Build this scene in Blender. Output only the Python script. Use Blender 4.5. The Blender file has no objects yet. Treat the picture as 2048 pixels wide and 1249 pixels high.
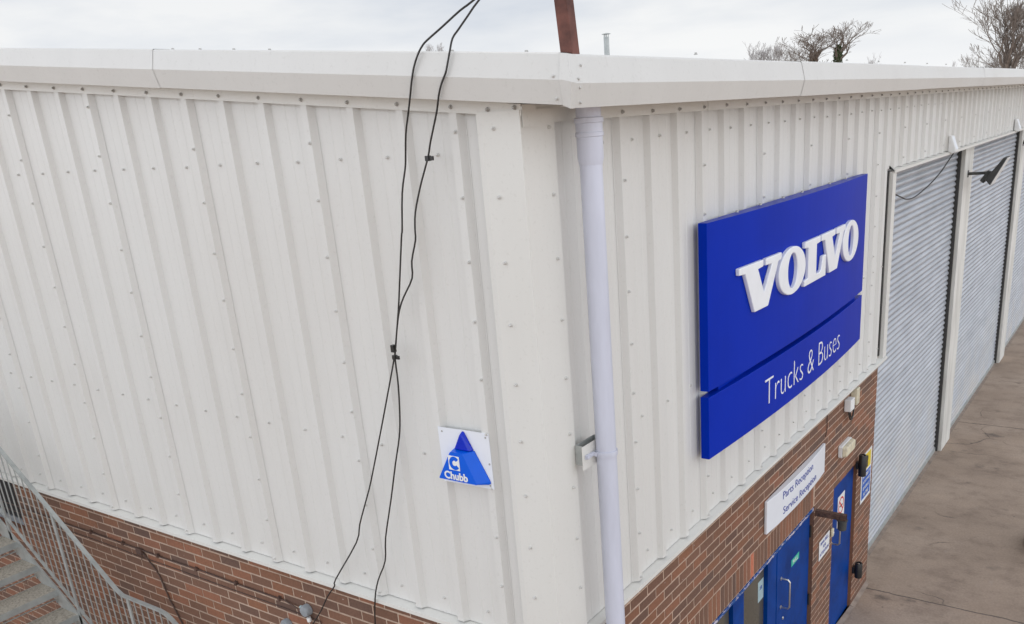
import bpy, bmesh, math, random
from mathutils import Vector, Matrix
R = math.radians
rnd = random.Random(7)
S = bpy.context.scene
COL = S.collection

# ------------------------------------------------------------------ camera
W0, H0, FPX = 2048.0, 1249.0, 1764.3255
PPX, PPY = 111.149, 245.329
CAMPOS = Vector((2.4785, -3.37685, 5.5930))
RX = Vector((0.8350948678432738, 0.5462727535473949, -0.06482777517061664))
RU = Vector((-0.1341217431755179, 0.31647608025127794, 0.9390709497350809))
RF = Vector((-0.5335053136655579, 0.7755185164524016, -0.337554604368065))
cam = bpy.data.cameras.new("camera")
camo = bpy.data.objects.new("camera", cam)
COL.objects.link(camo)
m = Matrix((RX, RU, -RF)).transposed().to_4x4()
m.translation = CAMPOS
camo.matrix_world = m
cam.sensor_fit = 'HORIZONTAL'
cam.sensor_width = 36.0
cam.lens = FPX / W0 * 36.0
cam.shift_x = -PPX / W0
cam.shift_y = PPY / W0
cam.clip_start = 0.05
cam.clip_end = 2000
S.camera = camo

# ------------------------------------------------------------------ world: overcast sky, brighter over the building
SUN_EL, SUN_AZ = 52.0, -38.0          # azimuth from +Y towards +X
SIDE, BACK, UPL = 1.9, -0.75, -0.12
w = bpy.data.worlds.new("World")
S.world = w
w.use_nodes = True
nt = w.node_tree
nt.nodes.clear()
def N(t, **k):
    n = nt.nodes.new(t)
    for a, b in k.items():
        setattr(n, a, b)
    return n
def L(a, b):
    nt.links.new(a, b)
def mathn(op, a, b=None, c=None, clamp=False):
    n = N('ShaderNodeMath', operation=op, use_clamp=clamp)
    for i, v in enumerate((a, b, c)):
        if v is None: continue
        if isinstance(v, (int, float)): n.inputs[i].default_value = v
        else: L(v, n.inputs[i])
    return n.outputs[0]
sky = N('ShaderNodeTexSky', sky_type='NISHITA', sun_disc=False)
sky.sun_elevation = R(SUN_EL)
sky.sun_rotation = R(SUN_AZ)
sky.air_density = 1.2
sky.dust_density = 3.0
geo = N('ShaderNodeTexCoord')
vec = geo.outputs['Generated']
sep = N('ShaderNodeSeparateXYZ'); L(vec, sep.inputs[0])
# cloud sheet: direction divided by elevation so it flattens to the horizon
zc = mathn('ADD', mathn('MAXIMUM', sep.outputs[2], 0.0), 0.16)
cx = mathn('DIVIDE', sep.outputs[0], zc); cy = mathn('DIVIDE', sep.outputs[1], zc)
cmb = N('ShaderNodeCombineXYZ'); L(cx, cmb.inputs[0]); L(cy, cmb.inputs[1])
no = N('ShaderNodeTexNoise'); no.inputs['Scale'].default_value = 0.9
no.inputs['Detail'].default_value = 5; no.inputs['Roughness'].default_value = 0.5
L(cmb.outputs[0], no.inputs['Vector'])
cr = N('ShaderNodeValToRGB')
cr.color_ramp.elements[0].position = 0.38; cr.color_ramp.elements[0].color = (0.50, 0.555, 0.65, 1)
cr.color_ramp.elements[1].position = 0.62; cr.color_ramp.elements[1].color = (0.80, 0.81, 0.825, 1)
L(no.outputs[0], cr.inputs[0])
# pale band at the horizon
hz = N('ShaderNodeMapRange'); hz.inputs[1].default_value = 0.0; hz.inputs[2].default_value = 0.15
hz.inputs[3].default_value = 1.0; hz.inputs[4].default_value = 0.0; hz.interpolation_type = 'SMOOTHSTEP'
L(sep.outputs[2], hz.inputs[0])
mx = N('ShaderNodeMix', data_type='RGBA'); L(hz.outputs[0], mx.inputs[0])
L(cr.outputs[0], mx.inputs[6]); mx.inputs[7].default_value = (0.875, 0.89, 0.905, 1)
# brightness of the cloud cover: calm low band beyond the building, brighter to both sides and overhead
fw = mathn('ADD', mathn('MULTIPLY', sep.outputs[0], -0.567), mathn('MULTIPLY', sep.outputs[1], 0.824))
def mrange(v, a, b, c, d):
    n = N('ShaderNodeMapRange', interpolation_type='SMOOTHSTEP'); L(v, n.inputs[0])
    for i_, q_ in enumerate((a, b, c, d)): n.inputs[i_ + 1].default_value = q_
    return n.outputs[0]
side = mrange(fw, 0.72, 0.10, 0.0, SIDE)
back = mrange(fw, -0.05, -0.92, 0.0, BACK)
up = mrange(sep.outputs[2], 0.16, 0.60, 0.0, UPL)
low = mrange(sep.outputs[2], 0.30, 0.75, 1.0, 0.15)
lvl = mathn('MAXIMUM', mathn('ADD', mathn('ADD', mathn('MULTIPLY', mathn('ADD', side, back), low), up), 0.97), 0.3)
sc = N('ShaderNodeVectorMath', operation='SCALE'); L(mx.outputs[2], sc.inputs[0])
L(mathn('MULTIPLY', lvl, 10.0), sc.inputs[3])
fin = N('ShaderNodeMix', data_type='RGBA'); fin.inputs[0].default_value = 0.94
L(sky.outputs[0], fin.inputs[6]); L(sc.outputs[0], fin.inputs[7])
bg = N('ShaderNodeBackground'); bg.inputs[1].default_value = 0.1
L(fin.outputs[2], bg.inputs[0])
ow = N('ShaderNodeOutputWorld'); L(bg.outputs[0], ow.inputs[0])

# ------------------------------------------------------------------ sun through cloud
sl = bpy.data.lights.new("sun", 'SUN')
sl.energy = 0.5; sl.angle = R(35); sl.color = (1.0, 0.97, 0.92)
so = bpy.data.objects.new("sun", sl); COL.objects.link(so)
sd = Vector((math.sin(R(SUN_AZ)) * math.cos(R(SUN_EL)), math.cos(R(SUN_AZ)) * math.cos(R(SUN_EL)), math.sin(R(SUN_EL))))
so.rotation_euler = sd.to_track_quat('Z', 'Y').to_euler()

S.view_settings.view_transform = 'Standard'
S.view_settings.look = 'None'
S.view_settings.exposure = 0.19
S.view_settings.gamma = 1.0
S.render.resolution_x = 1024; S.render.resolution_y = 624
S.cycles.max_bounces = 8

# ------------------------------------------------------------------ materials
def newmat(name):
    mt = bpy.data.materials.new(name); mt.use_nodes = True
    t = mt.node_tree; t.nodes.clear()
    o = t.nodes.new('ShaderNodeOutputMaterial'); b = t.nodes.new('ShaderNodeBsdfPrincipled')
    t.links.new(b.outputs[0], o.inputs[0])
    return mt, t, b
def setp(b, **k):
    for a, v in k.items():
        b.inputs[a.replace('_', ' ')].default_value = v
def texco(t, scale=(1, 1, 1)):
    c = t.nodes.new('ShaderNodeTexCoord'); mp = t.nodes.new('ShaderNodeMapping')
    t.links.new(c.outputs['Object'], mp.inputs[0]); mp.inputs['Scale'].default_value = scale
    return mp.outputs[0]
def tnoise(t, vec, s, d=4, r=.5):
    n = t.nodes.new('ShaderNodeTexNoise'); t.links.new(vec, n.inputs['Vector'])
    n.inputs['Scale'].default_value = s; n.inputs['Detail'].default_value = d; n.inputs['Roughness'].default_value = r
    return n.outputs[0]
def tramp(t, fac, stops):
    c = t.nodes.new('ShaderNodeValToRGB'); t.links.new(fac, c.inputs[0]); e = c.color_ramp.elements
    while len(e) < len(stops): e.new(0.5)
    for i, (p, col) in enumerate(stops):
        e[i].position = p; e[i].color = (*col, 1) if len(col) == 3 else col
    return c.outputs[0]
def tmix(t, f, a, b, mode='MIX'):
    n = t.nodes.new('ShaderNodeMix'); n.data_type = 'RGBA'; n.blend_type = mode
    for i, v in ((0, f), (6, a), (7, b)):
        if hasattr(v, 'links') or hasattr(v, 'is_linked'): t.links.new(v, n.inputs[i])
        elif i == 0: n.inputs[0].default_value = v
        else: n.inputs[i].default_value = (*v, 1)
    return n.outputs[2]
def tmath(t, op, a, b=0.0, clamp=False):
    n = t.nodes.new('ShaderNodeMath'); n.operation = op; n.use_clamp = clamp
    for i, v in ((0, a), (1, b)):
        if isinstance(v, (int, float)): n.inputs[i].default_value = v
        else: t.links.new(v, n.inputs[i])
    return n.outputs[0]
def tbump(t, b, h, dist=.002, st=.5):
    n = t.nodes.new('ShaderNodeBump'); n.inputs['Distance'].default_value = dist; n.inputs['Strength'].default_value = st
    t.links.new(h, n.inputs['Height']); t.links.new(n.outputs[0], b.inputs['Normal'])
def paint(name, c, rough=.4, var=.06, scale=3, metal=0, dirt=None, bump=0.0, streak=False, spec=.5, coat=0):
    mt, t, b = newmat(name)
    v = texco(t, (1, 1, .18) if streak else (1, 1, 1))
    n = tnoise(t, v, scale, 6, .6)
    lo = tuple(x * (1 - var) for x in (dirt or c)); hi = tuple(min(1, x * (1 + var)) for x in c)
    t.links.new(tramp(t, n, [(.3, lo), (.6, hi)]), b.inputs['Base Color'])
    setp(b, Roughness=rough, Metallic=metal)
    b.inputs['Specular IOR Level'].default_value = spec
    if coat: b.inputs['Coat Weight'].default_value = coat; b.inputs['Coat Roughness'].default_value = .12
    if bump: tbump(t, b, tnoise(t, texco(t), scale * 2.2, 2, .4), bump, .6)
    return mt

M = {}
# coated steel cladding: pale warm grey, faint grime streaks and slight oil-canning
def cladmat(name, c, k=1.0):
    mt, t, b = newmat(name)
    v1 = tnoise(t, texco(t, (1, 1, .12)), 5, 7, .62)
    v2 = tnoise(t, texco(t), .55, 3, .5)
    v3 = tnoise(t, texco(t), 45, 3, .6)
    base = tramp(t, v1, [(.25, tuple(x * .965 for x in c)), (.6, c)])
    base = tmix(t, .5, base, tramp(t, v2, [(.3, (.90, .87, .84)), (.7, (1, 1, 1))]), 'MULTIPLY')
    base = tmix(t, .16, base, tramp(t, v3, [(.28, (.62, .60, .56)), (.42, (1, 1, 1))]), 'MULTIPLY')
    t.links.new(base, b.inputs['Base Color'])
    setp(b, Roughness=.42); b.inputs['Specular IOR Level'].default_value = .45
    tbump(t, b, tnoise(t, texco(t, (1, 1, .5)), 1.7, 2, .4), .012 * k, .5)
    return mt
M['clad'] = cladmat('cladding_paint', (.72, .713, .685))
M['trim'] = cladmat('flashing_paint', (.74, .73, .69), .5)
M['fascia'] = cladmat('fascia_paint', (.69, .68, .65), .6)
M['post'] = paint('post_paint', (.70, .685, .64), .5, .08, 6, streak=True, dirt=(.60, .58, .53))
M['roof'] = paint('roof_paint', (.55, .55, .54), .5, .08, 2)
M['dark'] = paint('dark_gap', (.05, .048, .045), .8, .2, 20)
M['void'] = paint('room_dark', (.02, .02, .022), .9, .2, 5)
M['screw_w'] = paint('screw_cap_shaded_white', (.58, .57, .54), .4, .05, 30)  # white caps greyed, their small shadow dots put into the colour
M['screw_g'] = paint('screw_grey', (.40, .39, .37), .45, .15, 60, metal=.3)
M['steel'] = paint('galvanised_steel', (.42, .435, .42), .5, .08, 9, metal=.35, dirt=(.36, .375, .365))
M['tread'] = paint('gritted_tread', (.38, .34, .28), .85, .2, 60, dirt=(.25, .22, .18), bump=.002)
M['rust'] = paint('rusty_red_steel', (.135, .050, .036), .75, .25, 14, dirt=(.085, .032, .024), bump=.002)
M['rustbrown'] = paint('brown_rusty_bracket', (.10, .055, .04), .8, .35, 30, dirt=(.06, .035, .028))
M['black'] = paint('black_plastic', (.018, .017, .016), .38, .2, 20)
M['cable'] = paint('black_cable', (.022, .019, .017), .5, .25, 20)
M['cable_b'] = paint('brown_cable', (.075, .042, .032), .7, .3, 15)
M['lampgrey'] = paint('dark_grey_casting', (.055, .055, .052), .55, .25, 14)
M['pvc'] = paint('lilac_white_pvc', (.62, .634, .725), .34, .06, 4, dirt=(.55, .56, .635), streak=True)
M['white'] = paint('white_plastic', (.80, .80, .79), .4, .04, 10)
M['white_sign'] = paint('white_sign_face', (.78, .80, .84), .3, .03, 3)
M['cream'] = paint('aged_cream_plastic', (.66, .60, .44), .4, .12, 12, dirt=(.55, .50, .38))
M['blue'] = paint('sign_blue', (.0, .024, .38), .32, .06, 1.5, spec=.05)
M['door_blue'] = paint('door_blue', (.0, .042, .23), .45, .16, 3, spec=.12, dirt=(.0, .032, .18))
M['letter'] = paint('raised_letter_white', (.84, .85, .87), .35, .03, 6)
M['alarm'] = paint('alarm_blue', (.0, .105, .68), .3, .05, 5, spec=.3)
M['alarm_d'] = paint('strobe_blue', (.0, .022, .46), .15, .1, 12, spec=.4)
M['ink'] = paint('blue_ink', (.015, .04, .30), .5, .05, 5)
M['mandatory'] = paint('notice_blue', (.01, .10, .45), .5, .05, 5)
M['red'] = paint('red_ink', (.62, .03, .03), .5, .05, 5)
M['yellow'] = paint('yellow_panel', (.72, .55, .03), .5, .05, 5)
M['green'] = paint('teal_sticker', (.04, .45, .33), .4, .05, 8)
M['pale'] = paint('pale_sticker', (.38, .50, .52), .45, .08, 12)
M['chrome'] = paint('brushed_steel', (.62, .60, .57), .28, .08, 20, metal=.9)
M['junction'] = paint('grey_junction_box', (.26, .28, .30), .5, .15, 20)
M['rubber'] = paint('tyre_rubber', (.02, .02, .02), .8, .3, 20)

# flaking paint on the door head
mt, t, b = newmat('flaking_blue_paint')
n = tnoise(t, texco(t, (1, .7, 2)), 17, 6, .7)
t.links.new(tramp(t, n, [(.50, (.006, .07, .26)), (.54, (.36, .32, .42)), (.62, (.62, .58, .62))]), b.inputs['Base Color'])
setp(b, Roughness=.7); M['flake'] = mt
# glass of the entrance: opaque glossy pane, olive-brown ground reflection put into its colour
mt, t, b = newmat('entrance_glass')
n = tnoise(t, texco(t), 1.3, 3, .5)
t.links.new(tramp(t, n, [(.3, (.075, .066, .05)), (.7, (.12, .11, .085))]), b.inputs['Base Color'])
setp(b, Roughness=.18, IOR=1.5); M['glass'] = mt
# bricks
def brickmat(name, gain, spots):
    mt, t, b = newmat(name)
    g = t.nodes.new('ShaderNodeNewGeometry'); ri = g.outputs['Random Per Island']
    a = tuple(x * gain for x in (.168, .088, .058)); c2 = tuple(x * gain for x in (.160, .083, .054))
    c3 = tuple(x * gain for x in (.215, .098, .055)); c4 = tuple(x * gain for x in (.118, .070, .053)); c5 = tuple(x * gain for x in (.24, .105, .062))
    col = tramp(t, ri, [(0, c4), (.22, c2), (.5, a), (.78, c3), (.97, c5)])
    n1 = tnoise(t, texco(t), 55, 5, .65)
    col = tmix(t, .65, col, tramp(t, n1, [(.3, (.72, .70, .68)), (.62, (1.1, 1.08, 1.05))]), 'MULTIPLY')
    n2 = tnoise(t, texco(t), 1.1, 4, .6)
    col = tmix(t, .6, col, tramp(t, n2, [(.3, (.74, .74, .76)), (.65, (1.12, 1.08, 1.04))]), 'MULTIPLY')
    v = t.nodes.new('ShaderNodeTexVoronoi'); t.links.new(texco(t), v.inputs['Vector']); v.inputs['Scale'].default_value = 9
    sp = tramp(t, v.outputs['Distance'], [(.03, (1, 1, 1)), (.045, (0, 0, 0))])
    col = tmix(t, tmath(t, 'MULTIPLY', sp, spots), col, (.6, .56, .52))
    t.links.new(col, b.inputs['Base Color'])
    setp(b, Roughness=.85); tbump(t, b, n1, .002, .6)
    return mt
M['brick_l'] = brickmat('brick_gable', 1.15, .8)
M['brick_r'] = brickmat('brick_front', 1.08, .5)
mt, t, b = newmat('brick_orange')
n = tnoise(t, texco(t), 40, 4, .6)
t.links.new(tramp(t, n, [(.3, (.42, .13, .07)), (.7, (.55, .18, .10))]), b.inputs['Base Color']); setp(b, Roughness=.85); M['brick_o'] = mt
def mortarmat(name, c):
    mt, t, b = newmat(name)
    n = tnoise(t, texco(t), 24, 6, .7)
    n2 = tnoise(t, texco(t), 1.3, 3, .5)
    col = tmix(t, .6, tramp(t, n, [(.3, tuple(x * .72 for x in c)), (.65, tuple(x * 1.1 for x in c))]), tramp(t, n2, [(.3, (.75, .73, .70)), (.7, (1.1, 1.1, 1.1))]), 'MULTIPLY')
    t.links.new(col, b.inputs['Base Color']); setp(b, Roughness=.95); tbump(t, b, n, .003, .7)
    return mt
M['mortar_l'] = mortarmat('mortar_gable', (.50, .37, .285))
M['mortar_r'] = mortarmat('mortar_front', (.52, .375, .285))
# roller shutter lath
mt, t, b = newmat('galvanised_shutter')
v = texco(t, (1, .35, 1)); n = tnoise(t, v, 4, 6, .6)
n3 = tnoise(t, texco(t, (1, .12, 12)), 2.2, 2, .5)
col = tramp(t, n, [(.3, (.385, .405, .435)), (.7, (.51, .53, .56))])
col = tmix(t, .5, col, tramp(t, n3, [(.35, (.80, .80, .82)), (.7, (1.12, 1.12, 1.12))]), 'MULTIPLY')
sx = t.nodes.new('ShaderNodeSeparateXYZ'); t.links.new(texco(t), sx.inputs[0])
low = t.nodes.new('ShaderNodeMapRange'); t.links.new(sx.outputs[2], low.inputs[0])
low.inputs[1].default_value = 1.7; low.inputs[2].default_value = .1; low.inputs[3].default_value = 0; low.inputs[4].default_value = 1
nn = tnoise(t, texco(t, (1, 1, .6)), 2.2, 6, .65)
dm = tmath(t, 'MULTIPLY', low.outputs[0], tramp(t, nn, [(.42, (0, 0, 0)), (.62, (1, 1, 1))]), True)
col = tmix(t, tmath(t, 'MULTIPLY', dm, .7), col, (.52, .48, .43))
t.links.new(col, b.inputs['Base Color']); setp(b, Roughness=.42, Metallic=.25); M['shutter'] = mt
# concrete yard
mt, t, b = newmat('stained_concrete')
ob = texco(t)
big = tnoise(t, texco(t, (.9, 1.1, 1)), .45, 5, .6)
mid = tnoise(t, texco(t, (.85, 1.1, 1)), 2.1, 8, .72)
fine = tnoise(t, ob, 38, 6, .7)
col = tramp(t, big, [(.28, (.30, .224, .168)), (.5, (.39, .296, .226)), (.72, (.475, .37, .29))])
col = tmix(t, .75, col, tramp(t, mid, [(.33, (.62, .60, .60)), (.5, (1, 1, 1)), (.75, (1.18, 1.16, 1.14))]), 'MULTIPLY')
col = tmix(t, .6, col, tramp(t, fine, [(.3, (.70, .69, .68)), (.7, (1.2, 1.2, 1.2))]), 'MULTIPLY')
st = tnoise(t, texco(t, (.75, 1.15, 1)), 1.1, 7, .68)
col = tmix(t, tramp(t, st, [(.60, (0, 0, 0)), (.70, (.75, .75, .75))]), col, (.075, .062, .055))
vo = t.nodes.new('ShaderNodeTexVoronoi'); t.links.new(ob, vo.inputs['Vector']); vo.inputs['Scale'].default_value = 2.6
col = tmix(t, tramp(t, vo.outputs['Distance'], [(.02, (.8, .8, .8)), (.035, (0, 0, 0))]), col, (.07, .06, .055))
dn = t.nodes.new('ShaderNodeTexNoise'); t.links.new(ob, dn.inputs['Vector']); dn.inputs['Scale'].default_value = 1.6; dn.inputs['Detail'].default_value = 5
dv = t.nodes.new('ShaderNodeVectorMath'); dv.operation = 'MULTIPLY_ADD'; t.links.new(dn.outputs['Color'], dv.inputs[0]); dv.inputs[1].default_value = (.55, .55, 0); t.links.new(ob, dv.inputs[2])
ce = t.nodes.new('ShaderNodeTexVoronoi'); ce.feature = 'DISTANCE_TO_EDGE'; t.links.new(dv.outputs[0], ce.inputs['Vector']); ce.inputs['Scale'].default_value = .42
cm = tmath(t, 'MULTIPLY', tramp(t, ce.outputs['Distance'], [(.0015, (1, 1, 1)), (.0045, (0, 0, 0))]), tramp(t, tnoise(t, ob, .8, 3, .5), [(.50, (0, 0, 0)), (.56, (.8, .8, .8))]))
col = tmix(t, cm, col, (.06, .05, .045))
oil = tnoise(t, ob, 1.9, 3, .45)
col = tmix(t, tramp(t, oil, [(.68, (0, 0, 0)), (.75, (.45, .45, .45))]), col, (.09, .078, .07))
pale = tnoise(t, texco(t, (1.3, .8, 1)), 3.3, 6, .7)
col = tmix(t, tramp(t, pale, [(.62, (0, 0, 0)), (.74, (.5, .5, .5))]), col, (.42, .35, .30))
sy = t.nodes.new('ShaderNodeSeparateXYZ'); t.links.new(ob, sy.inputs[0])
wob = tmath(t, 'MULTIPLY', tnoise(t, ob, 3, 5, .6), .10)
for yj in (6.36, 12.9, 20.4):
    d = tmath(t, 'ABSOLUTE', tmath(t, 'SUBTRACT', tmath(t, 'ADD', sy.outputs[1], wob), yj))
    mk = t.nodes.new('ShaderNodeMapRange'); t.links.new(d, mk.inputs[0]); mk.inputs[1].default_value = .006; mk.inputs[2].default_value = .018
    mk.inputs[3].default_value = .75; mk.inputs[4].default_value = 0
    col = tmix(t, mk.outputs[0], col, (.06, .05, .045))
t.links.new(col, b.inputs['Base Color']); setp(b, Roughness=.82)
tbump(t, b, tmath(t, 'ADD', fine, mid), .004, .5); M['yard'] = mt
M['kerbstone'] = paint('pale_cement', (.30, .235, .19), .9, .12, 7, dirt=(.24, .185, .15), bump=.002)
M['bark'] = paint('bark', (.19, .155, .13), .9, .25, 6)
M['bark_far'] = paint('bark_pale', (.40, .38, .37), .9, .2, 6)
M['ivy'] = paint('ivy_leaf', (.05, .075, .025), .7, .35, 5)

# ------------------------------------------------------------------ mesh helpers
class MB:
    def __init__(s): s.v = []; s.f = []; s.m = []
    def add(s, vs, fs, mi=0):
        o = len(s.v); s.v += [tuple(p) for p in vs]; s.f += [tuple(i + o for i in f) for f in fs]; s.m += [mi] * len(fs)
    def box(s, a, b, mi=0):
        x0, y0, z0 = a; x1, y1, z1 = b
        s.add([(x0, y0, z0), (x1, y0, z0), (x1, y1, z0), (x0, y1, z0), (x0, y0, z1), (x1, y0, z1), (x1, y1, z1), (x0, y1, z1)],
              [(0, 3, 2, 1), (4, 5, 6, 7), (0, 1, 5, 4), (1, 2, 6, 5), (2, 3, 7, 6), (3, 0, 4, 7)], mi)
    def bar(s, p, q, w, h, up=(0, 0, 1), mi=0):
        p = Vector(p); q = Vector(q); d = (q - p).normalized(); u = Vector(up)
        r = d.cross(u).normalized(); u = r.cross(d).normalized(); vs = []
        for c in (p, q):
            for i, j in ((-1, -1), (1, -1), (1, 1), (-1, 1)): vs.append(c + r * i * w / 2 + u * j * h / 2)
        s.add(vs, [(0, 1, 2, 3), (7, 6, 5, 4), (0, 4, 5, 1), (1, 5, 6, 2), (2, 6, 7, 3), (3, 7, 4, 0)], mi)
    def tube(s, pts, r, n=8, mi=0, cap=True):
        pts = [Vector(p) for p in pts]; rs = r if isinstance(r, (list, tuple)) else [r] * len(pts)
        rings = []; ref = None
        for i, p in enumerate(pts):
            d = (pts[min(i + 1, len(pts) - 1)] - pts[max(i - 1, 0)])
            if d.length < 1e-9: d = Vector((0, 0, 1))
            d.normalize()
            if ref is None: ref = d.orthogonal().normalized()
            a = (ref - d * ref.dot(d))
            a = a.normalized() if a.length > 1e-6 else d.orthogonal().normalized()
            ref = a; bb = d.cross(a)
            rings.append([p + (a * math.cos(2 * math.pi * k / n) + bb * math.sin(2 * math.pi * k / n)) * rs[i] for k in range(n)])
        vs = [v for g in rings for v in g]; fs = []
        for i in range(len(pts) - 1):
            for k in range(n):
                k2 = (k + 1) % n; fs.append((i * n + k, i * n + k2, (i + 1) * n + k2, (i + 1) * n + k))
        if cap:
            fs.append(tuple(range(n - 1, -1, -1))); fs.append(tuple((len(pts) - 1) * n + k for k in range(n)))
        s.add(vs, fs, mi)
    def lathe(s, prof, n=24, mi=0, mat=None):
        vs = []; fs = []
        for r_, z_ in prof:
            for k in range(n): vs.append(Vector((r_ * math.cos(2 * math.pi * k / n), r_ * math.sin(2 * math.pi * k / n), z_)))
        for i in range(len(prof) - 1):
            for k in range(n):
                k2 = (k + 1) % n; fs.append((i * n + k, i * n + k2, (i + 1) * n + k2, (i + 1) * n + k))
        fs.append(tuple(range(n - 1, -1, -1))); fs.append(tuple((len(prof) - 1) * n + k for k in range(n)))
        if mat: vs = [mat @ v for v in vs]
        s.add(vs, fs, mi)
    def prism(s, poly, f, d0, d1, mi=0):
        """poly in (u, v); f(u, v, d) -> point"""
        n = len(poly); vs = [f(u, v, d0) for u, v in poly] + [f(u, v, d1) for u, v in poly]
        fs = [tuple(range(n)), tuple(range(2 * n - 1, n - 1, -1))] + [(i, (i + 1) % n, (i + 1) % n + n, i + n) for i in range(n)]
        s.add(vs, fs, mi)
    def build(s, name, mats, parent=None, bevel=0, smooth=False, seg=2, fixn=True):
        me = bpy.data.meshes.new(name); me.from_pydata([tuple(v) for v in s.v], [], s.f)
        if not isinstance(mats, (list, tuple)): mats = [mats]
        for q in mats: me.materials.append(q)
        for p_, i in zip(me.polygons, s.m): p_.material_index = i
        if fixn or bevel:
            bm = bmesh.new(); bm.from_mesh(me)
            if fixn: bmesh.ops.recalc_face_normals(bm, faces=bm.faces)
            if bevel: bmesh.ops.bevel(bm, geom=[e for e in bm.edges if e.is_manifold and e.calc_face_angle(0) > .5], offset=bevel, segments=seg, affect='EDGES', profile=.5, clamp_overlap=True)
            bm.to_mesh(me); bm.free()
        if smooth:
            for p_ in me.polygons: p_.use_smooth = True
            try: me.set_sharp_from_angle(angle=R(40))
            except Exception: pass
        o = bpy.data.objects.new(name, me); COL.objects.link(o)
        if parent: o.parent = parent; o.matrix_parent_inverse = Matrix.Translation(-root_of(parent))
        return o
def root_of(p):          # parts are modelled at world coordinates, so only the thing's own base offsets them
    return Vector((0, 0, 0)) if p.parent else Vector(p.location)
def keep(o, parent):      # child at world coordinates of its mesh
    o.parent = parent; o.matrix_parent_inverse = Matrix.Translation(-root_of(parent)); return o
def tag(o, label=None, cat=None, group=None, kind=None):
    if label: o['label'] = label
    if cat: o['category'] = cat
    if group: o['group'] = group
    if kind: o['kind'] = kind
    return o
def thing(name, label, cat, loc=(0, 0, 0), group=None):
    o = bpy.data.objects.new(name, None); COL.objects.link(o); o.location = loc; o.empty_display_size = .2
    return tag(o, label, cat, group)
def textmesh(name, body, fit, mat, parent, bold=0.0, lift=0.0):
    """fit = f(u01, v01, d) mapping the text's unit box onto the surface"""
    cu = bpy.data.curves.new(name, 'FONT'); cu.body = body; cu.offset = bold; cu.extrude = .01; cu.resolution_u = 3
    to = bpy.data.objects.new(name, cu); COL.objects.link(to)
    dg = bpy.context.evaluated_depsgraph_get(); dg.update()
    me = bpy.data.meshes.new_from_object(to.evaluated_get(dg)); bpy.data.objects.remove(to)
    xs = [v.co.x for v in me.vertices]; ys = [v.co.y for v in me.vertices]
    x0, x1, y0, y1 = min(xs), max(xs), min(ys), max(ys)
    for v in me.vertices:
        v.co = fit((v.co.x - x0) / (x1 - x0), (v.co.y - y0) / (y1 - y0), lift + (.0012 if v.co.z > 0 else -.0005))
    me.materials.clear(); me.materials.append(mat)
    o = bpy.data.objects.new(name, me); COL.objects.link(o)
    return keep(o, parent)

# ------------------------------------------------------------------ ground
g = MB(); g.add([(-300, -300, 0), (300, -300, 0), (300, 400, 0), (-300, 400, 0)], [(0, 1, 2, 3)])
tag(g.build('ground', M['yard']), kind='structure')

# ------------------------------------------------------------------ the building
B = thing('warehouse_building', 'long pale grey ribbed metal clad workshop on a brown brick base with roller shutters', 'building', (0, 0, 0))
D = .032; P = 1 / 3.0
XL = -4.344; YR = .874; SL = -.095
CX, CY = .046, -.042                        # outer faces of the corner flashing
ZB = 2.846; ZH = 4.875                      # bottoms of the ribbed sheets
YEND = 29.0; XEND = -24.0; RIDGE = -12.0
JY = 6.40                                   # where the brick front stops and the first opening begins
def zslope(x, z0): return z0 - .095 * max(x, RIDGE) + .095 * min(0, x - RIDGE) * 1.0 if x >= RIDGE else z0 - .095 * RIDGE + .095 * (x - RIDGE)

def profile(c0, n0, n1, s_start, s_end):
    """cross-section of the ribbed sheet: list of (s, depth)"""
    pts = [(s_start, 0)]
    for n in range(n0, n1 + 1):
        c = c0 + P * n
        for ds, d in ((-.196, 0), (-.190, .0018), (-.184, .0018), (-.178, 0), (-.112, 0), (-.106, .0018), (-.100, .0018), (-.094, 0), (-.044, 0), (-.022, D), (.022, D), (.044, 0)):
            if s_start < c + ds < s_end: pts.append((c + ds, d))
    pts.append((s_end, 0)); return pts
def sheet(name, pts, f, zb, zt, parent, mat):
    q = MB(); vs = []; fs = []
    for s_, d in pts: vs += [f(s_, d, zb(s_)), f(s_, d, zt(s_))]
    for i in range(len(pts) - 1): fs.append((2 * i, 2 * i + 2, 2 * i + 3, 2 * i + 1))
    q.add(vs, fs)
    return q
fL = lambda s_, d, z: (s_, -d, z)
fR = lambda s_, d, z: (d, s_, z)
def gable_top(s_): return zslope(s_, 5.66)
q = sheet('x', profile(XL, -60, 13, XEND, -.02), fL, lambda s_: ZB, gable_top, B, None)
for n in range(-60, 13, 3):                 # side laps: the neighbouring sheet's edge rides over the rib
    c = XL + P * n
    if c < XEND: continue
    q.add([fL(c + a, d, z(c)) for z in (lambda s_: ZB - .002, gable_top) for a, d in ((-.0215, D + .002), (.0235, D + .002), (.047, .002), (.052, .0015))],
          [(0, 1, 5, 4), (1, 2, 6, 5), (2, 3, 7, 6)])
cladL = q.build('cladding_wall', M['clad'], B, fixn=False); tag(cladL, 'gable wall of ribbed pale grey sheet')
q = sheet('x', profile(YR, -3, 16, .02, JY), fR, lambda s_: ZB, lambda s_: 5.64, B, None)
q2 = sheet('x', profile(YR, 16, 84, JY, YEND), fR, lambda s_: ZH, lambda s_: 5.64, B, None)
q.v and q.add(q2.v, q2.f)
for n in range(-3, 84, 3):
    c = YR + P * n; zb = ZB if c < JY else ZH
    if c > YEND or c < .05: continue
    q.add([fR(c + a, d, z) for z in (zb - .002, 5.64) for a, d in ((.0215, D + .002), (-.0235, D + .002), (-.047, .002), (-.056, .0015))],
          [(0, 1, 5, 4), (1, 2, 6, 5), (2, 3, 7, 6)])
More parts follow.
